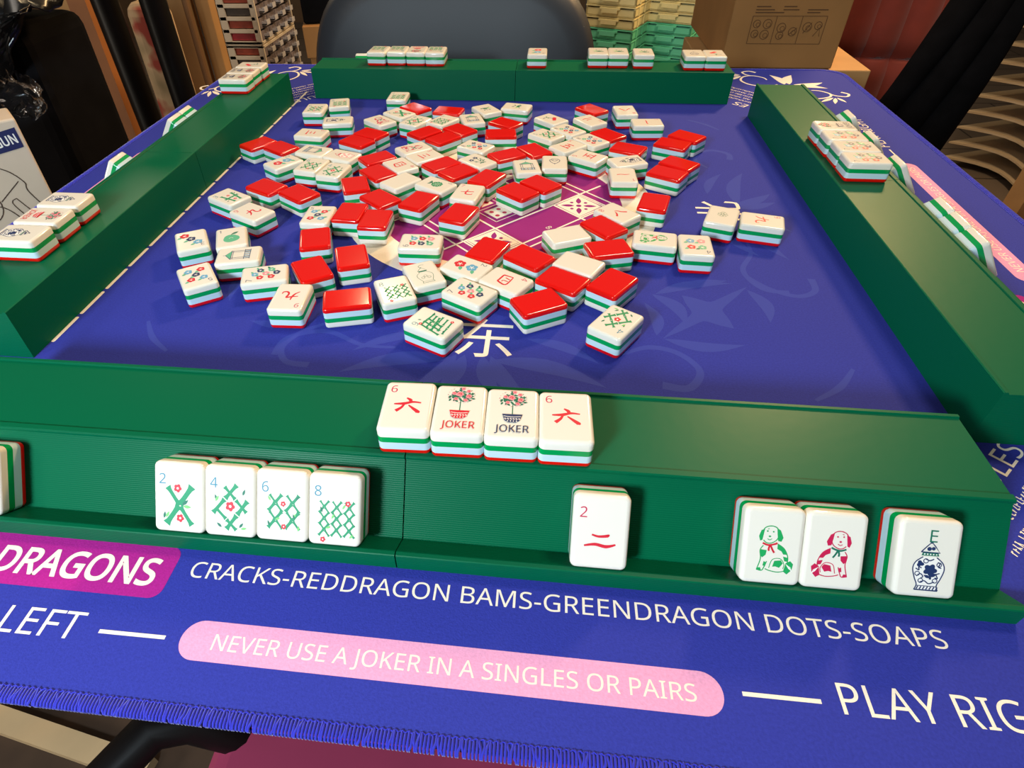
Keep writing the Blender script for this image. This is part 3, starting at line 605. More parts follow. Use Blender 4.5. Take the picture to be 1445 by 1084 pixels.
# ------------------------------------------------------------------ loose tiles: face ('' = face down), x mm, y mm, turn, label
SCATTER = [
    ('bam6', -244.70, 655.15, 3.6, 'ivory six-bamboo tile nearest the inner corner of the left and far racks'),
    ('bam8', -223.57, 674.50, 13.8, 'ivory eight-bamboo tile close to the far rack, loose on the mat'),
    ('vaseN', -209.75, 619.77, -80.5, 'ivory navy vase tile in front of the eight-bamboo tile, loose on the mat'),
    ('crk3', -225.80, 582.77, -96.1, 'ivory three-stroke crack tile behind the two touching red backs, loose on the mat'),
    ('', -268.70, 553.90, -34.8, 'red-backed tile face down just behind and left of the far-left two-dot tile'),
    ('', -242.85, 544.67, 56.8, 'red-backed tile face down just left of the pavilion tile by the pink vase'),
    ('pav', -209.51, 538.16, -105.8, 'ivory pavilion tile beside the pink vase tile, loose on the mat'),
    ('vaseP', -180.18, 528.76, 69.9, 'ivory pink vase tile, loose on the mat'),
    ('dot2', -228.65, 510.00, -36.9, 'ivory two-dot tile behind two red backs, loose on the mat'),
    ('bam6', -201.30, 505.23, -11.1, 'ivory six-bamboo tile overlapped by the four-bamboo wreath, loose on the mat'),
    ('bam4', -178.73, 495.62, -9.6, 'ivory four-bamboo wreath tile, loose on the mat'),
    ('', -225.18, 459.58, 62.2, 'red-backed tile face down just behind and right of the three-bamboo tile'),
    ('', -194.12, 449.45, 54.8, 'red-backed tile face down just behind and right of the nine-crack by the three-bamboo'),
    ('bam3', -248.18, 437.80, 60.4, 'ivory three-bamboo tile, loose on the mat'),
    ('crk9', -219.50, 413.48, 62.0, 'ivory nine-crack tile beside the three-bamboo tile, loose on the mat'),
    ('dot3', -246.03, 366.57, -150.1, 'ivory three-dot tile, loose on the mat'),
    ('dot1', -218.85, 373.02, 23.6, 'ivory green apple one-dot tile, loose on the mat'),
    ('pav', -203.55, 348.70, 104.9, 'ivory pavilion tile in front of the green apple tile, loose on the mat'),
    ('dot5', -220.52, 320.50, -144.3, 'ivory five-dot tile in front of the three-dot tile, loose on the mat'),
    ('dot7', -176.43, 326.18, 107.2, 'ivory seven-dot tile behind the red nine-crack tile, loose on the mat'),
    ('crk9', -150.70, 301.75, -177.5, 'ivory nine-crack tile in front of the seven-dot tile, loose on the mat'),
    ('', -147.50, 335.50, 33.3, 'red-backed tile face down just right of the seven-dot tile by the left rack'),
    ('', -114.80, 303.17, -74.8, 'red-backed tile face down just in front and left of the eight-bamboo by the green vase'),
    ('', -125.15, 353.80, 19.8, 'red-backed tile face down just in front and left of the six-dot tile'),
    ('', -158.22, 377.00, 16.9, 'red-backed tile face down just in front of the five-dot tile among red backs'),
    ('dot5', -166.68, 412.14, 1.1, 'ivory five-dot tile behind a lone red back, loose on the mat'),
    ('', -143.90, 419.32, -2.6, 'red-backed tile face down just right of the five-dot tile among red backs'),
    ('', -121.79, 409.27, -0.5, 'red-backed tile face down just behind and left of the six-dot tile'),
    ('', -152.68, 468.93, 20.7, 'red-backed tile face down just in front and right of the four-bamboo wreath tile'),
    ('', -125.90, 444.33, 49.4, 'red-backed tile face down just in front of the white blank tile'),
    ('', -94.88, 442.88, -21.3, 'red-backed tile face down just in front of the green chrysanthemum tile'),
    ('', -60.38, 423.42, -18.4, 'red-backed tile face down just in front of the seven-crack tile'),
    ('crk7', -58.20, 459.58, -11.5, 'ivory seven-crack tile, loose on the mat'),
    ('dot1b', -85.90, 472.50, -122.3, 'ivory green chrysanthemum one-dot tile, loose on the mat'),
    ('blank', -116.23, 477.48, -38.3, 'ivory blank tile beside the green chrysanthemum, loose on the mat'),
    ('crk4', -123.01, 510.31, -140.3, 'ivory four-crack tile behind the blank white tile, loose on the mat'),
    ('', -139.29, 493.94, 44.1, 'red-backed tile face down just in front and left of the four-crack by the white blank'),
    ('', -147.15, 525.95, -49.9, 'red-backed tile face down just behind and left of the four-crack by the white blank'),
    ('', -167.24, 585.95, 62.9, 'red-backed tile face down just in front of the far red spaniel tile'),
    ('', -176.01, 564.85, 59.8, 'red-backed tile face down just behind the pink vase tile'),
    ('dogR', -166.50, 621.62, 48.1, 'ivory red spaniel tile toward the far left, loose on the mat'),
    ('bam2', -151.15, 644.85, 53.6, 'ivory two-bamboo tile, loose on the mat'),
    ('bam4', -129.96, 622.45, -26.4, 'ivory four-bamboo tile behind three touching red backs, loose on the mat'),
    ('bam7', -102.58, 625.42, -31.3, 'ivory seven-bamboo tile beside the pavilion tile, loose on the mat'),
    ('', -137.48, 663.62, 51.2, 'red-backed tile face down just behind and right of the two-bamboo tile'),
    ('', -100.97, 656.83, -99.4, 'red-backed tile face down just behind the seven-bamboo by the pavilion'),
    ('bam7', -163.82, 700.73, 0.5, 'ivory seven-bamboo tile standing against the far rack, loose on the mat'),
    ('bird', -61.62, 661.58, 33.9, 'ivory green bird tile behind the pavilion tile, loose on the mat'),
    ('bird', -30.62, 670.90, -102.6, 'ivory green bird tile with a wide face below the far rack'),
    ('pav', -73.41, 631.10, 17.9, 'ivory pavilion tile in front of the green bird, loose on the mat'),
    ('', -38.95, 622.63, 54.7, 'red-backed tile face down just right of the pavilion by the green bird'),
    ('', -41.60, 593.17, -84.6, 'red-backed tile face down just behind and right of the eight-dot by the navy flower'),
    ('dot8', -61.82, 557.95, 61.3, 'ivory eight-dot tile behind the navy flower tile, loose on the mat'),
    ('flwN', -56.93, 523.48, 47.6, 'ivory navy flower tile, loose on the mat'),
    ('', -32.38, 539.95, -55.4, 'red-backed tile face down just behind and right of the navy flower tile'),
    ('', -8.27, 552.28, 35.6, 'red-backed tile face down just left of the far five-crack tile'),
    ('pav', -13.18, 513.98, 10.6, 'ivory pavilion tile beside the navy jewel tile, loose on the mat'),
    ('flwB', 10.36, 524.30, 1.1, 'ivory navy jewel tile, loose on the mat'),
    ('flwR', 6.00, 634.55, 44.1, 'ivory red blossom and navy leaf tile, loose on the mat'),
    ('dot8', 22.50, 605.05, 43.7, 'ivory eight-dot tile behind the five-bamboo tile, loose on the mat'),
    ('bam5', 1.98, 590.75, 49.9, 'ivory five-bamboo tile, loose on the mat'),
    ('crk5', 21.93, 562.98, -46.0, 'ivory five-crack tile behind the other five-crack tile, loose on the mat'),
    ('crk5', 39.63, 539.83, 56.5, 'ivory five-crack tile at the plum disc edge, loose on the mat'),
    ('dot8', 43.40, 579.23, 41.0, 'ivory eight-dot tile beside the five-crack tiles, loose on the mat'),
    ('', 59.88, 595.68, 42.1, 'red-backed tile face down just behind and right of the eight-dot by the five-cracks'),
    ('', 76.26, 562.12, 65.3, 'red-backed tile face down just behind the navy vase by the one-crack'),
    ('crk2', 44.40, 632.77, -144.2, 'ivory two-crack tile, loose on the mat'),
    ('', 47.38, 667.83, 41.4, 'red-backed tile face down just left of the lone far eight-crack tile'),
    ('crk8', 81.20, 665.10, -173.5, 'ivory eight-crack tile standing apart near the far rack, loose on the mat'),
    ('crk1', 99.82, 629.77, -86.2, 'ivory one-crack tile turned sideways, loose on the mat'),
    ('', 132.68, 595.35, 51.7, 'red-backed tile face down just in front and right of the sideways one-crack tile'),
    ('', 116.95, 575.80, 62.9, 'red-backed tile face down just in front of the sideways one-crack tile'),
    ('', 116.47, 529.85, 52.9, 'red-backed tile face down just right of the navy vase by the one-crack'),
    ('', 104.03, 508.88, 59.3, 'red-backed tile face down just right of the upright one-crack tile'),
    ('vaseN', 73.02, 531.23, 111.5, 'ivory navy vase tile behind the upright one-crack tile, loose on the mat'),
    ('crk1', 67.07, 500.61, -178.1, 'ivory one-crack tile on the cream ring, loose on the mat'),
    ('', 86.83, 452.62, -15.0, 'red-backed tile face down just behind and right of the eight-crack on the cream ring'),
    ('crk8', 57.66, 431.66, 44.9, 'ivory eight-crack tile on the cream ring, loose on the mat'),
    ('blank', 20.05, 395.20, -65.6, 'ivory blank cream tile behind two red backs, loose on the mat'),
    ('', 46.67, 410.07, 40.8, 'red-backed tile face down just in front and left of the eight-crack on the cream ring'),
    ('', 48.27, 378.18, -73.9, 'red-backed tile face down just behind and right of the wedged cream blank'),
    ('', -5.25, 362.75, 53.3, 'red-backed tile face down just left of the wedged cream blank'),
    ('blank', 27.65, 356.00, 61.5, 'ivory blank cream tile wedged between red backs, loose on the mat'),
    ('', 17.21, 335.44, 59.0, 'red-backed tile face down just in front and left of the wedged cream blank'),
    ('', 48.31, 334.78, -34.9, 'red-backed tile face down just in front and right of the wedged cream blank'),
    ('', 2.60, 309.30, -60.0, 'red-backed tile face down just in front and right of the four-crack by the seven-dot'),
    ('bam4', 47.67, 292.30, 146.9, 'ivory four-bamboo tile nearest the viewer, loose on the mat'),
    ('bam9', -57.80, 282.60, 63.2, 'ivory nine-bamboo tile, loose on the mat'),
    ('dot7', -40.45, 316.85, 60.3, 'ivory seven-dot tile behind the mat character, loose on the mat'),
    ('crk4', -18.61, 331.48, -121.5, 'ivory four-crack tile beside the seven-dot tile, loose on the mat'),
    ('dot2', -45.73, 346.00, -117.5, 'ivory two-dot tile with big blue and red flowers, loose on the mat'),
    ('vaseG', -72.19, 334.96, 28.1, 'ivory green outline vase tile, loose on the mat'),
    ('bam8', -87.35, 315.06, 25.0, 'ivory eight-bamboo tile beside the green vase, loose on the mat'),
    ('dot6', -81.67, 377.00, 90.7, 'ivory six-dot tile, loose on the mat'),
    ('', -33.77, 370.73, -22.0, 'red-backed tile face down just behind and right of the big two-flower tile'),
    ('dogR', -118.41, 549.80, -50.6, 'ivory red spaniel tile behind the three-stroke crack, loose on the mat'),
    ('crk3', -105.09, 531.58, -48.5, 'ivory three-stroke crack tile with a yellow glare, loose on the mat'),
    ('', -87.83, 515.85, -44.9, 'red-backed tile face down just in front and right of the glaring three-crack tile'),
    ('', -71.08, 500.25, -43.1, 'red-backed tile face down just in front and left of the navy flower tile'),
    ('', -45.38, 489.42, -27.1, 'red-backed tile face down just behind and right of the seven-crack tile'),
    ('', -18.35, 465.12, 48.8, 'red-backed tile face down just right of the seven-crack tile'),
    ('', -0.52, 480.70, 47.0, 'red-backed tile face down just in front of the pavilion by the navy jewel'),
    ('', -115.47, 592.38, -40.2, 'red-backed tile face down just in front and right of the middle four-bamboo tile'),
    ('', -95.19, 577.71, -39.8, 'red-backed tile face down just behind and right of the red spaniel behind the three-crack'),
    ('', -82.08, 601.11, 48.8, 'red-backed tile face down just in front of the pavilion by the green bird'),
    ('pearl', 133.57, 432.47, -19.5, 'ivory pale green outline flower tile, loose on the mat'),
    ('crk9', 160.82, 426.68, -103.4, 'ivory nine-crack tile nearest the right rack, loose on the mat'),
    ('dogG', 80.86, 393.40, -98.5, 'ivory green spaniel tile, loose on the mat'),
    ('dot4', 107.64, 386.33, 177.5, 'ivory four-dot tile, loose on the mat'),
]
GS = 'loose tiles scattered in the middle of the mat'
for face, x, y, th, lab in SCATTER: tile(face, (x, y, 0.12), R(th), lab, GS, facedown=(face == ''))

# ------------------------------------------------------------------ tiles on the racks
GT = {r: 'tiles lying on top of the %s rack' % r for r in RK}
GY = {'front': 'tiles leaning in the nearest rack tray', 'left': 'tiles leaning in the tray of the left rack', 'right': 'tiles leaning in the tray of the right rack', 'far': 'tiles leaning in the tray of the far rack'}
for u, d, th, f, lab in ((-1.0, 30.3, 2.2, 'crk6', 'red six-crack tile lying on the nearest rack left of the red joker'), (21.3, 30.7, 1.6, 'jokR', 'red joker tile with potted rose tree on the nearest rack'),
                         (43.3, 31.0, 1.2, 'jokN', 'navy joker tile with potted rose tree on the nearest rack'), (65.3, 31.0, 1.2, 'crk6', 'red six-crack tile lying on the nearest rack right of the navy joker')):
    rack_top('front', u, d, th, f, lab, GT['front'])
for u, f, lab in ((-91.6, 'bam2', 'two-bamboo tile leaning in the nearest tray, first of four bamboo tiles'), (-69.6, 'bam4', 'four-bamboo tile leaning in the nearest tray between the two-bamboo and six-bamboo'),
                  (-47.5, 'bam6', 'six-bamboo tile leaning in the nearest tray between the four-bamboo and eight-bamboo'), (-25.4, 'bam8', 'eight-bamboo tile leaning in the nearest tray, last of four bamboo tiles'),
                  (80.3, 'crk2', 'two-crack tile standing alone in the nearest tray below the six-crack'), (144.2, 'dogG', 'green spaniel tile leaning in the nearest tray'), (166.3, 'dogR', 'crimson spaniel tile leaning in the nearest tray'),
                  (199.0, 'vaseE', 'navy vase tile lettered E leaning at the end of the nearest tray'), (-183.2, 'blank', 'tile cut off by the photo edge, left of the two-bamboo in the nearest tray')):
    rack_tray('front', u, f, lab, GY['front'])
for u, d, th, f, lab in ((122.2, 31.8, 0, 'vaseN', 'navy vase tile on the left rack behind the red joker'), (146.5, 31.3, 0, 'jokR', 'red joker tile between two navy vase tiles on the left rack'), (170.6, 30.9, 0, 'vaseN', 'navy vase tile on the left rack nearest the viewer'),
                         (-214.5, 32.0, 0, 'flwR', 'red blossom tile farthest back on the left rack'), (-191.8, 32.5, 0, 'jokN', 'navy joker tile in the middle of the far trio on the left rack'), (-169.0, 31.5, 0, 'jokN', 'navy joker tile nearest in the far trio on the left rack')):
    rack_top('left', u, d, th, f, lab, GT['left'])
for u, lab in ((-105.0, 'tile seen edge-on behind the left rack, farther of the touching pair'), (-83.0, 'tile seen edge-on behind the left rack, nearer of the touching pair'), (16.8, 'tile seen edge-on alone behind the left rack near its vase tiles')):
    rack_tray('left', u, 'blank', lab, GY['left'])
for u, d, th, f, lab in ((73.4, 20.8, 0, 'jokN', 'navy joker tile, farthest of four on the right rack'), (51.0, 21.0, 0, 'dot7', 'seven-dot tile next to the navy joker on the right rack'), (28.4, 21.8, 0, 'dot7', 'seven-dot tile third in line on the right rack'), (5.6, 21.2, 0, 'dot7', 'seven-dot tile nearest the viewer on the right rack')):
    rack_top('right', u, d, th, f, lab, GT['right'])
for u, lab in ((143.2, 'tile edge-on in the right rack tray, farthest away by the corner scroll'), (90.5, 'tile edge-on in the right rack tray behind the navy joker'), (35.7, 'tile edge-on in the right rack tray beside the nearest seven-dot'),
               (-40.2, 'tile edge-on in the right rack tray, farthest of the touching three'), (-62.8, 'tile edge-on in the right rack tray, middle of the touching three'), (-85.2, 'tile edge-on in the right rack tray, nearest of the touching three')):
    rack_tray('right', u, 'blank', lab, GY['right'])
for u, d, th, f, lab in ((160.8, 30.5, -3, 'bam8', 'bamboo tile first in the row of four on the far rack'), (138.2, 31.5, 0, 'bam8', 'bamboo tile second in the row of four on the far rack'), (115.6, 31.0, 0, 'jokR', 'red joker tile in the row of four on the far rack'), (93.2, 30.0, 0, 'bam8', 'bamboo tile last in the row of four on the far rack'),
                         (-22.8, 26.5, 0, 'dot2', 'two-dot tile alone at the middle of the far rack'), (-90.4, 29.4, 0, 'bird', 'green bird tile on the far rack, first of the touching pair before the trays'), (-112.6, 29.6, 0, 'bird', 'green bird tile on the far rack, second of the touching pair before the trays'),
                         (-140.0, 28.0, 0, 'bird', 'green bird tile alone on the far rack between two pairs'), (-193.6, 23.4, 0, 'flwB', 'green vine tile at the end of the far rack beside the red blossom'), (-215.8, 23.0, 0, 'flwR', 'red blossom tile at the very end of the far rack')):
    rack_top('far', u, d, th, f, lab, GT['far'])
rack_tray('far', 187.5, 'blank', 'tile peeking up behind the far rack beside the row of four', GY['far'])

# ------------------------------------------------------------------ the room behind
LEATH = mat('black_leather', srgb(48, 52, 58), 0.48, bump=('noise', 600, .15, .0005)); BLKW = mat('black_painted_wood', srgb(15, 11, 11), 0.45, 0.25, noise=(20, .2)); DARK = mat('black_fabric', srgb(11, 10, 12), 0.9, 0.1, noise=(40, .3))
CARD = mat('brown_cardboard', srgb(158, 112, 62), 0.8, noise=(14, .08)); CARD2 = mat('tan_cardboard', srgb(176, 134, 84), 0.8, noise=(10, .1)); CARDD = mat('cardboard_print', srgb(92, 60, 32), 0.8)
WPL = mat('white_plastic', srgb(214, 200, 178), 0.45); CLEARP = mat('smoky_clear_drawer', srgb(120, 110, 112), 0.25, noise=(60, .4)); CHROME = mat('clear_drawer_pull', srgb(206, 204, 208), 0.15, 0.8)
def blob_col(n, c): return mat(n, c, .6, noise=(40, .4))
# chair back beyond the far rack
ch = empty('office_chair', (-.146, 1.02, FZ)); tag(ch, 'black leather chair with rounded back behind the far rack', 'chair')
def chairback(u, v):
    x = (u-.5)*2; z = v; return None
mb = MB(); pts = []
for k in range(64):
    t = 2*math.pi*k/64; c_, s_ = math.cos(t), math.sin(t); pts.append((.221*math.copysign(abs(c_)**.52, c_), .255*math.copysign(abs(s_)**.55, s_)))
rings = []
for ins, y in ((.03, -.03), (.008, -.022), (0, 0), (.008, .022), (.03, .03)):
    rings.append([(x*(1-ins/.2), y+.22*x*x*-1.2+.18*z*z, z*(1-ins/.24)) for x, z in pts])
vs = [v for r_ in rings for v in r_]; n = 64; fs = [(k*n+i, (k+1)*n+i, (k+1)*n+(i+1) % n, k*n+(i+1) % n) for k in range(4) for i in range(n)]
# domed front and back
for base, y0, rev in ((0, -.034, False), (4*n, .034, True)):
    c0 = len(vs); half = [((vs[base+i][0]*.5), vs[base+i][1]+(-.004 if not rev else .004)+.0, vs[base+i][2]*.5) for i in range(n)]
    half = [(x, y0+.22*x*x*-1.2+.18*z*z, z) for x, y, z in half]; vs += half; vs.append((0, y0*1.05, 0))
    for i in range(n):
        q = (base+i, base+(i+1) % n, c0+(i+1) % n, c0+i); fs.append(q if not rev else q[::-1]); q = (c0+i, c0+(i+1) % n, c0+n); fs.append(q if not rev else q[::-1])
mb.add(vs, fs, LEATH).build('backrest', ch, 60, loc=(0, .0, .590))
MB().prism(rrect(.44, .42, .08), 0, .07, LEATH).build('seat', ch, loc=(0, .22, .42), bevel=.02)
for sx in (-1, 1):
    for sy in (0, 1): MB().tube([(sx*.19, .03+sy*.36, .43), (sx*.21, .01+sy*.40, 0)], .014, BLKW).build('leg', ch)
    MB().tube([(sx*.15, .06, .44), (sx*.15, .03, .60)], .013, BLKW).build('back_post', ch)
# drawer organiser tower
def organizer():
    t = empty('drawer_organizer', (-.797, 1.825, FZ)); tag(t, 'white plastic drawer tower with rows of small clear drawers behind the left rack', 'drawer tower')
    W_, D_, H_ = .105, .25, .147
    for lv in range(5):
        z0 = lv*H_+.001; c = MB()
        c.box((0, 0, z0+.004), (W_, D_, .007), WPL); c.box((0, 0, z0+H_-.005), (W_, D_, .007), WPL); c.box((0, D_/2-.003, z0+H_/2), (W_, .005, H_-.004), WPL)
        for x in (-W_/2+.012, W_/2-.008): c.box((x, -D_/2+.003, z0+H_/2), (.022 if x < 0 else .016, .006, H_-.003), WPL)
        for k in range(6): c.box((0, -D_/2+.003, z0+.003+k*(H_-.006)/5), (W_-.01, .006, .0095), WPL)
        c.box((-W_/2+.003, 0, z0+H_/2), (.005, D_, H_-.004), WPL)
        body = c.build('body', t, bevel=.0012)
        for r_ in range(5):
            zc = z0+.003+(r_+.5)*(H_-.006)/5
            cc = [srgb(150, 60, 40), srgb(70, 62, 56), srgb(160, 66, 44), srgb(84, 70, 62), srgb(170, 40, 50)][(r_+lv) % 5]
            MB().box((.004, -D_/2+.008, zc), (W_-.034, .003, .016), blob_col('drawer_contents_%d' % ((r_+lv) % 5), cc)).build('side_window', t)
            for q in range(4):
                yc = -D_/2+.036+q*.0595
                d = MB().box((W_/2-.008, yc, zc), (.014, .056, .024), CLEARP).build('drawer', t, bevel=.001)
                mb = MB(); mb.box((W_/2+.006, yc, zc-.003), (.014, .022, .003), CHROME); mb.box((W_/2+.012, yc, zc+.002), (.003, .022, .010), CHROME)
                for s_ in (-1, 1): mb.box((W_/2+.005, yc+s_*.010, zc), (.012, .002, .008), CHROME)
                mb.build('pull', d)
organizer()
def carton(name, label, c, d, m, rotz=0.0, lid=False, cat='box', tape=True):
    t = empty(name, c, (0, 0, R(rotz))); tag(t, label, cat)
    MB().box((0, 0, d[2]/2), d, m).build('carton_body', t, bevel=.002)
    if tape: MB().box((0, -d[1]/2-.0006, d[2]*.5), (d[0]*.998, .0006, .0012), CARDD).build('flap_seam', t)
    if lid: MB().box((0, 0, d[2]-.0275), (d[0]+.012, d[1]+.012, .065), m).build('lid', t, bevel=.002)
    return t
# stacked cartons against the left wall
carton('cardboard_box', 'widest tan cardboard box, behind the right-hand black chair post', (-.795, 1.41, FZ), (.078, .03, .82), CARD2, 0)
carton('cardboard_box', 'narrow tan cardboard box between the widest box and the drawer tower', (-.729, 1.42, FZ), (.030, .03, .83), CARD2, 0)
carton('cardboard_box', 'tan cardboard box seen between the black bin and the brown slat', (-.895, 1.25, FZ), (.12, .06, .79), CARD2, 0)
for x_, y_, nm_, lb_ in ((-.712, 1.00, 'wooden_stake', 'upright orange brown slat left of the black chair posts'), (-.751, 1.41, 'cardboard_tube', 'thin brown cardboard tube standing between two tan boxes')):
    o = (MB().box((0, 0, .41), (.030, .02, .82), mat('orange_brown_wood', srgb(150, 92, 44), .6, noise=(12, .2))) if 'stake' in nm_ else MB().tube([(0, 0, 0), (0, 0, .80)], .007, mat('dark_cardboard', srgb(112, 80, 50), .7), 12)).build(nm_, loc=(x_, y_-(.03 if 'tube' in nm_ else 0), FZ+.0003)); tag(o, lb_, 'stake' if 'stake' in nm_ else 'tube')
# small lidded carton with a black case on top
b2 = carton('lidded_carton', 'brown lidded cardboard box between drawer tower and black chair', (-.52, 1.60, FZ), (.105, .18, .668), CARD, 14, lid=True)
t = empty('black_case', (-.525, 1.60, FZ+.6745), (0, 0, R(14))); tag(t, 'black case with a pale label on the lidded cardboard box', 'case')
MB().box((0, 0, .06), (.10, .16, .12), DARK).build('case_body', t, bevel=.004); MB().box((.0505, -.02, .06), (.0006, .03, .1), WPL).build('label_strip', t)
# stack of plastic trays
TGRN = mat('mint_plastic', srgb(110, 212, 166), .4); TYEL = mat('cream_yellow_plastic', srgb(238, 222, 158), .4)
stk = [TGRN]*10+[TYEL]*8; gst = 'stacked plastic drawer trays'
names_ = ['mint green plastic tray', 'cream yellow plastic tray']
MBs = {}
def traymesh(m):
    if m in MBs: return MBs[m]
    W_, D_, H_ = .125, .15, .024; a = MB(); a.box((0, 0, .0015), (W_, D_, .003), m)
    for s_ in (-1, 1): a.box((s_*(W_/2-.002), 0, H_/2), (.004, D_, H_-.002), m); a.box((0, s_*(D_/2-.002), H_/2-.003), (W_, .004, H_-.008), m); a.box((s_*(W_/2-.008), 0, H_-.0022), (.018, D_, .0025), m); a.box((0, s_*(D_/2-.004), H_-.0022), (W_, .012, .0025), m)
    for k in range(3): a.box((0, -D_/2+.03+k*.045, H_/2), (W_+.004, .006, H_-.004), m)
    h = MB(); h.box((0, -D_/2-.004, H_-.006), (.05, .008, .004), m); h.box((0, -D_/2-.007, H_-.010), (.04, .003, .010), m)
    MBs[m] = (a.mesh('tray_body'), h.mesh('tray_handle')); return MBs[m]
st = MB().box((.245, 1.86, FZ+.19), (.36, .46, .38), BLKW).build('side_stand', bevel=.004); tag(st, 'low black stand under the green and yellow trays', 'stand')
ordw = ['lowest', 'second', 'third', 'fourth', 'fifth', 'sixth', 'seventh', 'eighth', 'ninth', 'tenth', 'eleventh', 'twelfth', 'thirteenth', 'fourteenth', 'fifteenth', 'sixteenth', 'seventeenth', 'topmost']
for sx_, sy_, sn_ in ((.172, 1.80, 'front left stack beside the chair'), (.322, 1.86, 'right stack beside the grey cabinet')):
    for k, m in enumerate(stk):
        t = empty('plastic_tray', (sx_, sy_, FZ+.3805+k*.0244), (0, 0, R(-24))); nm = names_[0 if m is TGRN else 1]
        tag(t, '%s, %s from the floor in the %s' % (nm, ordw[k], sn_), 'tray', gst)
        bm_, hm_ = traymesh(m); link('tray_body', bm_, t); link('handle', hm_, t)
# grey cabinet
GREYP = mat('grey_fabric_panel', srgb(92, 96, 104), .8, noise=(60, .1)); LGREY = mat('pale_grey_strip', srgb(150, 152, 156), .5)
t = empty('grey_cabinet', (.335, 2.32, FZ)); tag(t, 'grey panelled cabinet with a pale edge strip behind the plastic trays', 'cabinet')
MB().box((-.04, .0, .46), (.36, .30, .92), GREYP).build('panel', t, bevel=.004); MB().box((.165, -.02, .46), (.045, .27, .92), LGREY).build('edge_strip', t, bevel=.004)
# big printed carton on a smaller one
sb = empty('cardboard_box', (.363, 1.165, FZ)); tag(sb, 'small brown cardboard box under the large printed one', 'box')
MB().box((0, 0, .352), (.245, .21, .704), CARD2).build('carton_body', sb, bevel=.002)
bb = empty('cardboard_box', (.345, 1.205, FZ+.7055)); tag(bb, 'large brown cardboard box printed with line drawings, right of the cabinet', 'box')
MB().box((0, 0, .16), (.163, .29, .32), CARD).build('carton_body', bb, bevel=.002)
a = Art(.004); a.T = lambda x, y: (x, y)
K_ = CARDD
for x0, x1 in ((-52, -18), (-18, 18), (18, 52)): a.stroke([(x0, 34), (x1, 34)], .7, K_); a.stroke([(x0, 70), (x1, 70)], .7, K_)
for x in (-52, -18, 18, 52): a.stroke([(x, 34), (x, 70)], .7, K_)
for x0, x1, y in ((-50, -24, 78), (-50, -10, 74.5), (-12, 10, 78), (22, 50, 78), (22, 40, 74.5), (-50, -30, 82), (-12, 6, 82)): a.stroke([(x0, y), (x1, y)], 1.3, K_)
for x, y, r_ in ((-44, 60, 5), (-44, 47, 5), (-29, 60, 6), (-30, 46, 6), (-8, 55, 6), (-8, 45, 5), (9, 50, 5.5), (28, 56, 6), (43, 58, 5)): a.ring(x, y, r_, .8, K_, 20); a.ring(x+1.5, y-1, r_*.5, .6, K_, 14)
a.stroke([(4, 46), (14, 55)], .8, K_); a.stroke([(24, 48), (33, 62)], .8, K_); a.stroke([(39, 44), (46, 55), (48, 44)], .8, K_)
o = a.build('printed_drawings', bb, 0); o.location = (0, -.1462, 0); o.rotation_euler = (R(90), 0, 0)
# red tufted chair under a black coat
REDV = mat('red_velvet', srgb(126, 40, 20), .75, sheen=.3, noise=(25, .12)); MAROON = mat('maroon_cushion', srgb(140, 40, 74), .8, noise=(12, .08))
rc = empty('tufted_chair', (.668, 1.44, FZ), (0, 0, R(-8))); tag(rc, 'red tufted armchair partly covered by a black coat', 'chair')
def tuft(u, v):
    x = (u-.5)*.21; z = v*.62; f_ = abs(math.sin(u*math.pi*4)); row = .5+.5*math.cos(v*math.pi*4); g_ = .05*(f_**.45)*(1-.0*row)-.012*(math.exp(-((v-.36)/.03)**2)+math.exp(-((v-.74)/.03)**2))
    return (x, -g_+.10*(v-.2)**2-.0, z)
MB().grid(tuft, 72, 60, REDV).build('tufted_back', rc, 80, loc=(0, 0, .42), solid=.05)
MB().prism(rrect(.22, .24, .06), 0, .10, REDV).build('seat', rc, loc=(0, .16, .32), bevel=.03)
for sx in (-1, 1):
    for sy in (0, 1): MB().tube([(sx*.09, .06+sy*.18, .33), (sx*.095, .05+sy*.20, 0)], [.018, .012], BLKW).build('leg', rc)
def coatf(u, v):
    z = .80-v*.30; x = (u-.5)*(.090+.11*v)-.31*(.80-z)
    return (x, -.016*abs(math.sin(u*8+v*1.5))-.012*math.sin(v*4+u)-.02*v, z-.05*v*abs(math.sin(u*7+1)))
ct = MB().grid(coatf, 40, 40, DARK).build('black_coat', None, 80, loc=(.676, 1.185, FZ), solid=.022); tag(ct, 'black coat hanging over the front of the red tufted chair', 'coat')
bs = empty('coat_stand', (.615, 1.235, FZ)); tag(bs, 'black legged stand carrying the black coat above the tiled floor', 'stand')
MB().tube([(.045, .0, 0), (.045, .0, .70)], .012, BLKW).build('leg', bs); MB().tube([(-.03, .012, 0), (-.03, .012, .60)], .010, BLKW).build('leg', bs); MB().tube([(-.03, .012, .45), (.045, .0, .47)], .008, BLKW).build('crossbar', bs)
MB().tube([(.02, .0, .70), (.075, .0, .70)], .010, BLKW).build('hanging_rail', bs)
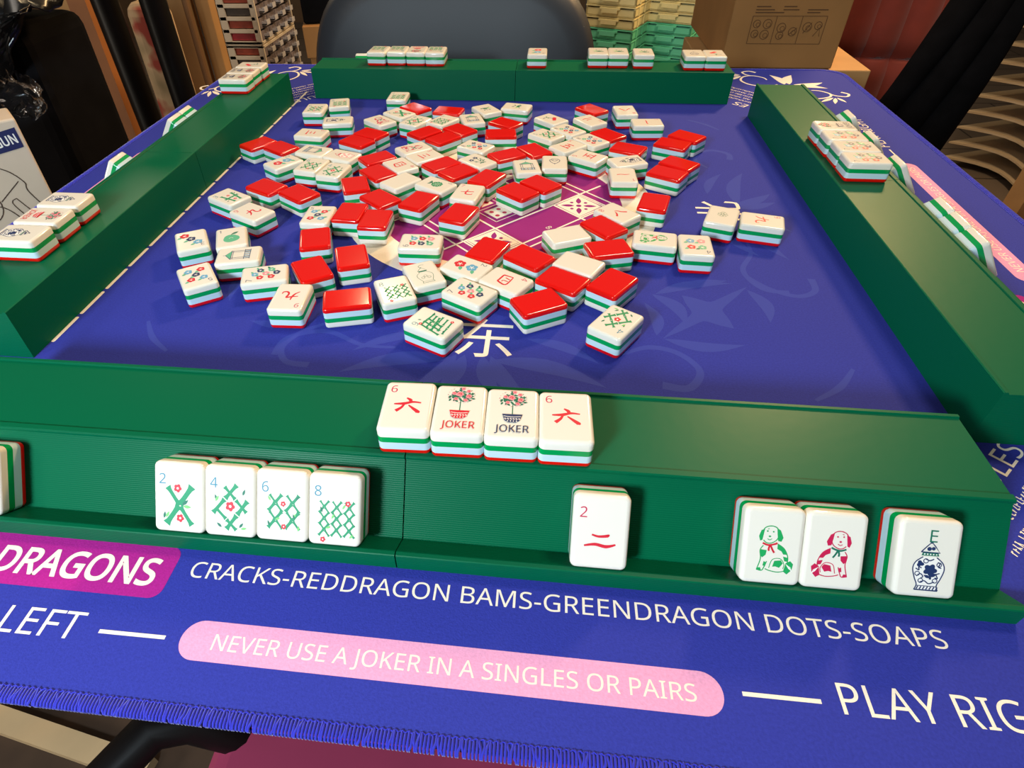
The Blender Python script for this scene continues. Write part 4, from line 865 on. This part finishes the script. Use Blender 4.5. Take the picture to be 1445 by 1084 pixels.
# white tray tower on the tiled floor
SHW = mat('white_shelf_plastic', srgb(206, 184, 150), .5)
SHD = mat('shelf_back_shadow_board', srgb(70, 58, 46), .8)
def scallop():
    pts = [(0, 0), (.56, 0)]
    for k in range(13): t_ = k/12; pts.append((.56-.56*t_, -.34-.07*math.sin(math.pi*2*t_)*1 if k else -.34))
    a_ = MB(); a_.prism(pts[:2]+pts[2:], 0, .006, SHW); return a_.mesh('shelf_board')
SBM = scallop()
def tower(loc, rz, n, label, pitch):
    t = empty('tray_tower', loc, (0, 0, R(rz))); tag(t, label, 'shelf', 'white shelf towers on the tiled floor')
    for k in range(n): link('shelf', SBM, t, (0, .0, .012+k*pitch), (R(-3), 0, 0))
    for x in (0, .56): MB().box((x, 0.01, n*pitch/2+.02), (.014, .03, n*pitch+.06), SHW).build('upright', t)
    MB().box((.28, .03, n*pitch/2+.02), (.56, .012, n*pitch+.06), SHD).build('back_shade_board', t)  # dark sheet whose brown stands in for the shade between the shelves
tower((1.83, 2.68, FZ), -62, 13, 'white tower of scalloped trays nearer the black coat on the tiled floor', .056)
tower((2.12, 2.13, FZ), -62, 10, 'white tower of trays at the photo edge beside the pale wooden post', .056)
o = MB().box((1.30, 1.72, FZ+.30), (.05, .05, .60), mat('pale_wood', srgb(178, 138, 92), .6, noise=(14, .15)), Matrix.Rotation(R(20), 3, 'Z')).build('wooden_post'); tag(o, 'pale wooden post in front of the white tray towers', 'post')
o = MB().prism(rrect(.3, .3, .05), 0, .5, REDV).build('red_stool', loc=(1.42, 1.36, FZ), bevel=.03); tag(o, 'dark red upholstered stool cut off by the photo edge', 'stool')
# left: black bin under plastic film, white tool carton, black chair with floral cushion
bk = empty('fabric_bin', (-.6045, .645, FZ)); tag(bk, 'tall black fabric covered bin beside the white tool carton', 'bin')
MB().box((0, 0, .425), (.215, .11, .85), DARK).build('bin_body', bk, bevel=.015)
FILM = mat('black_plastic_film', srgb(12, 11, 11), .25, .35)
def film(u, v):
    rx = random.Random(int(u*60)*91+int(v*60)); x = -.13+.27*u; wr = .006*math.sin(u*23+v*9)+.004*math.sin(u*51-v*17)+.003*rx.random()
    if v < .45:
        t_ = v/.45; zb = .035+.075*max(0, (u-.62)/.38)+.012*math.sin(u*14); return (x, -.088-.010*math.sin(math.pi*t_)-abs(wr), zb+(.118-zb)*t_)
    t_ = (v-.45)/.55; return (x, -.088+.15*t_, .124+.012*math.sin(t_*5+u*4)+abs(wr)*1.6)
o = MB().grid(film, 60, 60, FILM).build('plastic_bag', None, 25, loc=(-.60, .665, 0), solid=.0012); tag(o, 'crinkled black plastic bag lying over the top of the black bin', 'bag')
WBOX = mat('white_tool_carton', srgb(206, 188, 166), .7, noise=(20, .05)); NAVYP = mat('navy_print', srgb(28, 34, 84), .7); LINEP = mat('thin_line_print', srgb(80, 66, 56), .8)
gb = empty('tool_carton', (-.509, .479, FZ), (0, 0, R(45))); tag(gb, 'white tool carton with navy label and a line drawing of a gun tool', 'box')
MB().box((-.03, 0, .401), (.16, .04, .80), WBOX).build('carton_body', gb, bevel=.002)
MB().box((-.072, -.004, .822), (.080, .03, .042), WBOX).build('open_flap', gb, bevel=.002)
a = Art(.004)
a.poly([(60, -26), (97, -23), (97, -6), (60, -10)], NAVYP); a.text('GUN', 77, -20, 7.5, 'w', 18, bold=.02, rot=5)
a.curve([(30, -60), (58, -34), (74, -38), (84, -52), (84, -62), (97, -98), (92, -112), (80, -106), (62, -72), (50, -70), (30, -88)], .9, LINEP, 8); a.curve([(72, -64), (88, -100), (84, -104), (68, -70), (72, -64)], .8, LINEP, 6); a.ring(44, -66, 15, .9, LINEP, 30); a.stroke([(60, -64), (80, -50)], .8, LINEP)
o = a.build('printed_drawing', gb, 0); o.location = (-.0505, -.0204, .80); o.rotation_euler = (R(90), 0, 0)
CLR = mat('clear_plastic', (.9, .9, .9, 1), .05, .6, trans=1.0, ior=1.12)
def bagf(u, v):
    rx = random.Random(int(u*22)*57+int(v*22)*3); t_ = 2*math.pi*u; r_ = math.sin(math.pi*min(.97, max(.03, v)))**.6
    return ((.024+.003*math.sin(5*t_+9*v))*r_*math.cos(t_)+.002*rx.random(), .012*r_*math.sin(t_)+.003*math.sin(7*v+3*t_)+.002*rx.random(), (v-.5)*.036+.004*math.sin(4*t_)+.002*rx.random())
o = MB().grid(bagf, 22, 22, CLR).build('clear_plastic_bag', None, 20, loc=(-.487, .545, .054)); tag(o, 'crumpled clear plastic bag sticking out behind the white tool carton', 'bag')
bc = empty('black_frame_chair', (-.565, .90, FZ)); tag(bc, 'black wooden chair with two dark posts and a floral cushion between them', 'chair')
for x0, x1, w_, y in ((-.020, -.044, .036, .0), (.038, .028, .036, .0)): MB().tube([(x0, y, 0), ((x0+x1)/2, y, .5), (x1, y, 1.0)], w_/2, BLKW, 8).build('post', bc, 60)
MB().box((.01, .06, .30), (.08, .10, .04), BLKW).build('seat_rail', bc, bevel=.004)
FLOR = bpy.data.materials.new('floral_cloth'); FLOR.use_nodes = True
nt = FLOR.node_tree; tc = nt.nodes.new('ShaderNodeTexCoord'); nz = nt.nodes.new('ShaderNodeTexNoise'); nz.inputs['Scale'].default_value = 19; cr = nt.nodes.new('ShaderNodeValToRGB')
for p_, c_ in ((0, srgb(150, 46, 40)), (.36, srgb(168, 70, 56)), (.43, srgb(196, 166, 130)), (.62, srgb(150, 132, 98)), (1, srgb(196, 170, 136))):
    e_ = cr.color_ramp.elements.new(p_); e_.color = c_
nt.links.new(tc.outputs['Object'], nz.inputs['Vector']); nt.links.new(nz.outputs['Fac'], cr.inputs['Fac']); nt.links.new(cr.outputs['Color'], nt.nodes['Principled BSDF'].inputs['Base Color']); nt.nodes['Principled BSDF'].inputs['Roughness'].default_value = .85
MB().box((-.026, .075, .56), (.062, .04, .50), FLOR).build('floral_cushion', bc, bevel=.018)
# under the near edge: chair seat with black curved arm, pale plank on the floor
sc_ = empty('near_chair', (0, .05, FZ)); tag(sc_, 'maroon seated chair with curved black arm under the near mat edge', 'chair')
MB().prism(rrect(.50, .42, .05), 0, .07, MAROON).build('seat_cushion', sc_, loc=(.022, -.06, .39), bevel=.02)
MB().tube([(-.245, -.30, .47), (-.30, -.12, .48), (-.292, .03, .485), (-.262, .085, .488), (-.235, .096, .485), (-.20, .10, .44), (-.19, .10, .38)], [.014, .015, .016, .016, .016, .014, .013], BLKW, 12).build('curved_arm', sc_, 70)
for sx in (-1, 1):
    for sy in (-1, 1): MB().tube([(.022+sx*.21, -.06+sy*.18, .39), (.022+sx*.23, -.06+sy*.2, 0)], .016, BLKW).build('leg', sc_)
o = MB().box((0, 0, 0), (.34, .032, .02), mat('pale_plank', srgb(196, 172, 134), .6, noise=(9, .1)), None).build('wooden_plank', loc=(-.665, .245, FZ+.0105), rot=(0, 0, R(-9))); tag(o, 'pale wooden plank lying on the dark floor below the mat edge', 'plank')
